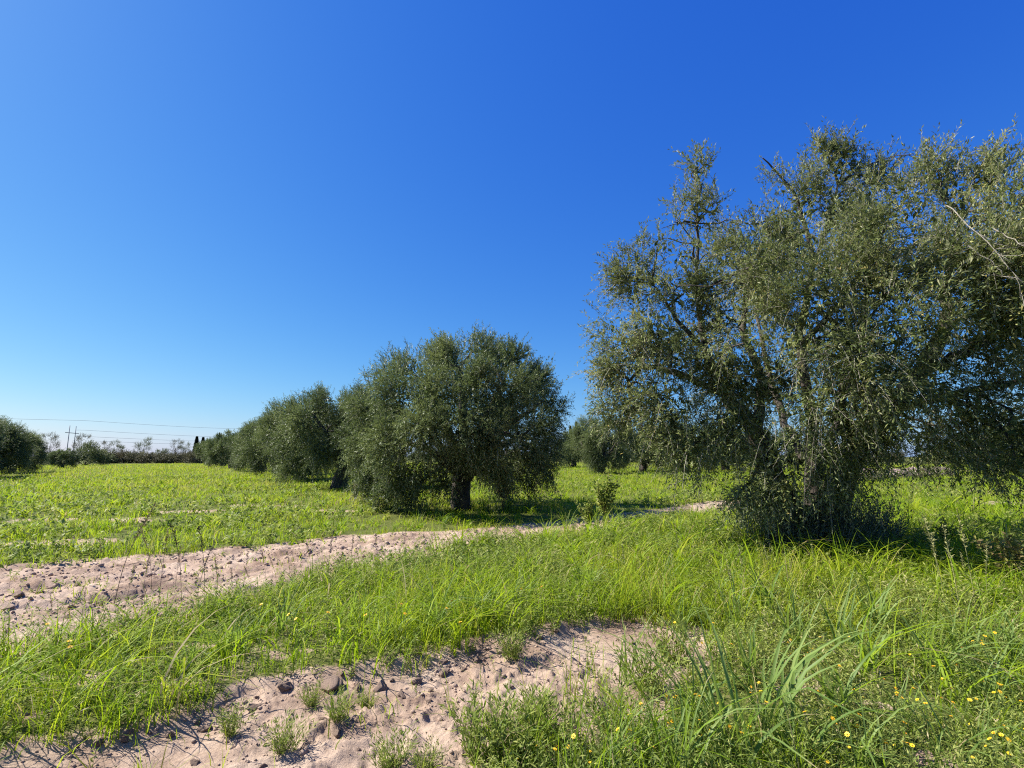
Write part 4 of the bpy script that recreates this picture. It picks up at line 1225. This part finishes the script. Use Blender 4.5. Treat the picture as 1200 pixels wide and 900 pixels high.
for px, py, hpx, k, lab in [
    (856, 905, 185, 0, 'tall broad-bladed grass clump at the bottom, right of the bare soil'),
    (905, 870, 160, 0, 'broad-bladed grass clump just right of the tallest foreground clump'),
    (815, 870, 130, 1, 'narrow-bladed grass clump left of the tallest foreground clump'),
    (1125, 770, 90, 1, 'arching grass clump before the dark shade at right'),
    (1080, 765, 75, 1, 'arching grass clump left of the one before the dark shade'),
    (1170, 770, 90, 2, 'arching grass clump near the right edge before the shade'),
    (1195, 780, 95, 1, 'grass clump cut by the right edge of the photo'),
    (985, 770, 115, 2, 'upright grass clump in the weeds right of the broad-bladed ones'),
    (1020, 785, 90, 1, 'spreading grass clump in the yellow-flowered weeds'),
    (800, 735, 70, 1, 'grass clump at the top right corner of the bare soil'),
    (860, 735, 85, 2, 'grass clump between the bare soil corner and the large tree'),
    (510, 745, 80, 1, 'coarse grass clump in the strip above the middle of the bare soil'),
    (415, 735, 72, 2, 'coarse grass clump in the strip above the largest clod'),
    (455, 760, 70, 1, 'coarse grass clump in the strip right of the largest clod'),
    (270, 770, 70, 2, 'coarse grass clump in the left part of the strip'),
    (330, 745, 75, 1, 'coarse grass clump near the track in the left part of the strip'),
    (600, 720, 65, 2, 'coarse grass clump above the right part of the bare soil'),
    (690, 700, 65, 1, 'coarse grass clump right of centre in the strip'),
    (760, 890, 90, 1, 'narrow grass clump at the bottom, left of the tall broad-bladed ones'),
    (940, 905, 120, 0, 'broad-bladed grass clump at the bottom edge right of the tall pair'),
    (880, 800, 115, 1, 'grass clump behind the tall broad-bladed pair'),
    (930, 760, 95, 2, 'grass clump below the large tree, above the broad-bladed pair'),
    (1060, 850, 80, 1, 'grass clump amid the yellow flowers at bottom right'),
    (1150, 880, 75, 2, 'grass clump near the bottom right corner'),
    (840, 700, 60, 1, 'grass clump in the strip left of the large tree\'s base'),
    (780, 690, 60, 2, 'grass clump in the strip well left of the large tree\'s base'),
    (555, 735, 70, 1, 'grass clump in the strip over the narrow part of the bare soil'),
    (220, 790, 62, 1, 'grass clump at the lower left of the strip'),
    (120, 810, 62, 2, 'grass clump at far left of the strip'),
    (720, 905, 110, 1, 'narrow grass clump at the bottom edge, right of the bushy dark weeds'),
    (800, 915, 140, 1, 'tall narrow-bladed grass clump at the bottom edge left of the broad-bladed pair'),
    (985, 840, 110, 0, 'broad-bladed grass clump among the yellow flowers, right of the bottom pair'),
    (1030, 740, 95, 1, 'arching grass clump just in front of the big tree\'s shade, left part'),
    (1100, 800, 100, 0, 'broad-bladed grass clump below the dark shade at right'),
    (1165, 830, 105, 1, 'arching grass clump among flowers near the right edge'),
    (1010, 915, 120, 1, 'arching grass clump at the bottom edge below the yellow flowers'),
    (1110, 905, 110, 0, 'broad-bladed grass clump at the bottom right, left of the corner one'),
    (900, 720, 80, 0, 'broad-bladed grass clump right below the large trunk'),
    (735, 790, 85, 1, 'sparse grass clump standing in the right part of the bare soil'),
    (640, 626, 34, 2, 'arching pale grass clump before the shadow of the middle tree'),
    (665, 622, 34, 1, 'arching grass clump right of the pale one before the middle tree\'s shadow'),
    (700, 614, 30, 2, 'arching grass clump at the right end of the middle tree\'s shadow'),
    (520, 617, 26, 1, 'pale green grass clump left of the middle tree\'s trunk'),
    (490, 615, 24, 2, 'grass clump at the grassy edge left of the middle tree\'s trunk')]:
    x, y, z = on_ground(px, py)
    tag(obj('grass_clump', CL[k], None, (x, y, z), g.uniform(0, 6.28), hpx / FOC * y / .74), lab, 'grass clump', 'coarse grass clumps')

# bushy narrow-leaved weeds on and beside the bare soil
def bushy_weed(seed, h, w, n, m):
    g = np.random.default_rng(seed)
    b = Buf()
    a = g.uniform(0, 6.28, n)
    sp_ = g.random(n) ** .6
    S = np.stack([np.cos(a) * sp_ * w * .25, np.sin(a) * sp_ * w * .25, np.full(n, -.01)], -1)
    D = unit(np.stack([np.cos(a) * sp_ * w / h, np.sin(a) * sp_ * w / h, np.ones(n)], -1) + g.normal(0, .12, (n, 3)))
    Lt = h * g.uniform(.6, 1.1, n)
    twig_foliage(b, S, D, Lt, g.uniform(0, .2, n), 16, h * .16, h * .03, g, 0, .002, 1.)
    return b.mesh('weed_plant', m)
BW = [bushy_weed(90 + k, .3, .22, 38, M_WEED) for k in range(3)]
for k, (px, py, hpx, lab) in enumerate([
    (565, 885, 75, 'dark bushy weed on the soil at bottom centre, leftmost of the flowering edge'),
    (605, 880, 70, 'dark bushy weed just right of the leftmost one at bottom centre'),
    (650, 870, 60, 'bushy weed at the near edge of the bare soil'),
    (620, 845, 40, 'small weed rising before the open bare soil'),
    (460, 885, 45, 'thin lone weed on the bare soil at bottom, left of the bushy ones'),
    (500, 890, 32, 'small lone weed on the bare soil between the thin one and the bushy ones'),
    (600, 772, 40, 'green weed on the upper edge of the bare soil'),
    (395, 842, 34, 'low weed among clods in the middle of the bare soil'),
    (335, 870, 40, 'greyish weed among clods on the left of the bare soil'),
    (270, 850, 34, 'weed at the left grass edge of the bare soil'),
    (430, 818, 22, 'tiny weed under the largest clod'),
    (760, 800, 60, 'green weed at the right end of the bare soil'),
    (790, 765, 55, 'green weed on the right corner of the bare soil'),
    (720, 842, 60, 'flowering-edge weed below the right end of the bare soil'),
    (365, 820, 26, 'tiny weed at the foot of the grass beside the clods')]):
    x, y, z = on_ground(px, py)
    tag(obj('weed_plant', BW[k % 3], None, (x, y, z), k * 1.3, hpx / FOC * y / .3), lab, 'weed', 'weeds on the bare soil')

# rust-brown seeding weeds by the middle tree, tall pale weed, yellowing shoots at right
def dock_mesh(seed, h, m):
    g = np.random.default_rng(seed)
    b = Buf()
    for k in range(5):
        top = np.array([g.normal(0, .16), g.normal(0, .16), h * g.uniform(.7, 1.05)])
        P = curve_pts([[0, 0, -.02], top * [.3, .3, .5], top], 8)
        tube(b, P, np.linspace(.009, .003, 8), 4, 1)
        n = 150
        t = g.uniform(.35, 1, n)
        Q = np.stack([np.interp(t, np.linspace(0, 1, 8), P[:, j]) for j in range(3)], -1)
        d = unit(g.normal(0, 1, (n, 3)) * [1, 1, .5] + [0, 0, .3])
        leaves(b, Q + d * g.uniform(0, .05, (n, 1)), d, unit(g.normal(0, 1, (n, 3))), g.uniform(.04, .11, n), .035, g.random(n), 0)
    return b.mesh('weed_plant', [m, M_STALK])
DK, DK2, DK3 = dock_mesh(7, 1.1, M_RUST), dock_mesh(8, 1.0, M_WEED), dock_mesh(9, .9, M_YBROWN)
for m, px, py, hpx, lab in [(DK, 590, 600, 44, 'rust-brown seeding weed right of the middle tree\'s trunk'), (DK, 416, 590, 22, 'brown seeding weed under the second tree of the row'),
                            (DK2, 708, 618, 62, 'tall pale green weed at the right end of the middle tree\'s shadow'), (DK2, 690, 622, 40, 'pale weed left of the tall one at the shadow\'s end'),
                            (DK3, 1190, 690, 66, 'yellowing shoot with reddish leaves at the right edge'), (DK2, 1113, 650, 38, 'leggy green weed hanging in front of the field at right')]:
    x, y, z = on_ground(px, py)
    tag(obj('weed_plant', m, None, (x, y, z), px, hpx / FOC * y / 1.0), lab, 'weed', None)

# yellow wildflowers
def flower_mesh(seed, h):
    g = np.random.default_rng(seed)
    b = Buf()
    tip = np.array([g.normal(0, .03), g.normal(0, .03), h])
    tube(b, curve_pts([[0, 0, -.02], tip * [.3, .3, .5], tip], 5), .0013, 4, 0)
    n = 9
    a = np.arange(n) / n * 6.28
    nrm = unit(np.array([g.normal(0, .35), g.normal(-.25, .35), 1.]))
    u = unit(np.cross(nrm, [0, 1., .1])); v = np.cross(nrm, u)
    d = np.cos(a)[:, None] * u + np.sin(a)[:, None] * v + nrm * .25
    leaves(b, np.repeat(tip[None], n, 0), d, np.repeat(nrm[None], n, 0), .0125, .009, np.full(n, .5), 1)
    V, F = lump(g, 1, .1)
    b.add(V * [.0042, .0042, .003] + tip + nrm * .002, None, F, .5, 2)
    return b.mesh('yellow_wildflower', [M_STEM, M_PETAL, M_FLCORE])
FL = [flower_mesh(200 + k, .22) for k in range(5)]
spots = [(740, 862), (750, 856), (776, 852), (790, 845), (820, 848), (822, 872), (846, 862), (760, 885), (735, 905), (790, 880), (640, 890), (648, 915), (606, 905), (690, 900), (820, 880), (836, 850),
         (950, 815), (960, 800), (985, 812), (975, 845), (1000, 880), (998, 900), (962, 870), (1040, 825), (1055, 838), (1068, 842), (1040, 885), (1130, 855), (1125, 800), (1140, 790), (1170, 808), (1165, 835),
         (1150, 840), (1165, 895), (1180, 905), (1110, 840), (1090, 860), (1050, 905), (1075, 920), (965, 925), (970, 900), (1130, 905), (1190, 860), (1180, 830), (900, 820), (930, 835), (895, 870), (1010, 850),
         (870, 895), (880, 830), (1100, 810), (1160, 770), (1145, 780), (1065, 790), (955, 790), (860, 780), (975, 760), (820, 770), (790, 742), (840, 760), (925, 770)]
reg = lambda px, py: ('small yellow wildflower in the weeds right of the bare soil', 'yellow flowers right of the bare soil') if px < 930 else ('small yellow wildflower among the weeds at bottom right', 'yellow flowers at bottom right')
extra = [(px + g.normal(0, 13), py + g.normal(0, 8)) for px, py in spots for _ in range(g.integers(0, 4))]
for px, py in spots + extra:
    x, y = at(px, py + 14)
    lab, gr = reg(px, py)
    tag(obj('yellow_wildflower', FL[g.integers(5)], None, (x, y, float(gz(x, y)[0])), g.uniform(0, 6.28), g.uniform(.55, 1.1)), lab, 'flower', gr)
for px, py in [(470, 740), (520, 745), (420, 750), (350, 755), (380, 748), (300, 735), (60, 805), (70, 790), (45, 765), (530, 735), (560, 740), (610, 715), (300, 770), (325, 745), (540, 752), (475, 755), (640, 712)]:
    x, y = at(px, py + 18)
    tag(obj('yellow_wildflower', FL[g.integers(5)], None, (x, y, float(gz(x, y)[0])), g.uniform(0, 6.28), 1.3), 'small yellow wildflower in the tall grass strip', 'flower', 'yellow flowers in the grass strip')

# ------------------------------------------------------------------ light, sky, camera
SUN_AZ, SUN_EL = R(-78), R(46)          # azimuth from the view direction (negative = left)
to_sun = Vector((math.sin(SUN_AZ) * math.cos(SUN_EL), math.cos(SUN_AZ) * math.cos(SUN_EL), math.sin(SUN_EL)))
ld = bpy.data.lights.new('sun', 'SUN')
ld.energy, ld.angle, ld.color = 5.0, R(.53), (1, .955, .88)
so = bpy.data.objects.new('sun', ld)
C.objects.link(so)
so.rotation_euler = to_sun.to_track_quat('Z', 'Y').to_euler()

w = bpy.data.worlds.new('World')
SC.world = w
w.use_nodes = True
nt = w.node_tree
bg = nt.nodes['Background']
sky = nt.nodes.new('ShaderNodeTexSky')
sky.sky_type = 'NISHITA'
sky.sun_disc = False
sky.sun_elevation = SUN_EL
sky.sun_rotation = SUN_AZ
sky.altitude = 300
sky.air_density = 1.0
sky.dust_density = .6
sky.ozone_density = 3.0
# colour response of the sky light: each channel as gain * value ** power, about the level shown at SKY_K
SKY_K = .115
sx = nt.nodes.new('ShaderNodeSeparateColor')
cx = nt.nodes.new('ShaderNodeCombineColor')
nt.links.new(sky.outputs[0], sx.inputs[0])
for k, (gain, pw) in enumerate(((.90, 1.57), (.93, 1.07), (1.05, .42))):
    a_ = nt.nodes.new('ShaderNodeMath'); a_.operation = 'MULTIPLY'; a_.inputs[1].default_value = SKY_K
    b_ = nt.nodes.new('ShaderNodeMath'); b_.operation = 'POWER'; b_.inputs[1].default_value = pw
    c_ = nt.nodes.new('ShaderNodeMath'); c_.operation = 'MULTIPLY'; c_.inputs[1].default_value = gain / SKY_K
    nt.links.new(sx.outputs[k], a_.inputs[0]); nt.links.new(a_.outputs[0], b_.inputs[0])
    nt.links.new(b_.outputs[0], c_.inputs[0]); nt.links.new(c_.outputs[0], cx.inputs[k])
nt.links.new(cx.outputs[0], bg.inputs[0])
bg.inputs[1].default_value = .0518

cd = bpy.data.cameras.new('camera')
cd.sensor_width, cd.lens = 36, 18
cd.clip_start, cd.clip_end = .05, 6000
co = bpy.data.objects.new('camera', cd)
C.objects.link(co)
co.location = (0, 0, CAM_H)
co.rotation_euler = (R(90) + PITCH, 0, 0)
SC.camera = co
SC.render.resolution_x, SC.render.resolution_y = 1024, 768
vs = SC.view_settings
vs.view_transform, vs.look, vs.gamma, vs.exposure = 'Standard', 'None', 1, 1.15
vs.use_curve_mapping = False
cy = SC.cycles
cy.max_bounces, cy.diffuse_bounces, cy.glossy_bounces, cy.transmission_bounces, cy.transparent_max_bounces = 8, 4, 2, 6, 4
cy.caustics_reflective = cy.caustics_refractive = False
cy.sample_clamp_indirect = 6
cy.use_denoising = False
cy.filter_width = 1.15
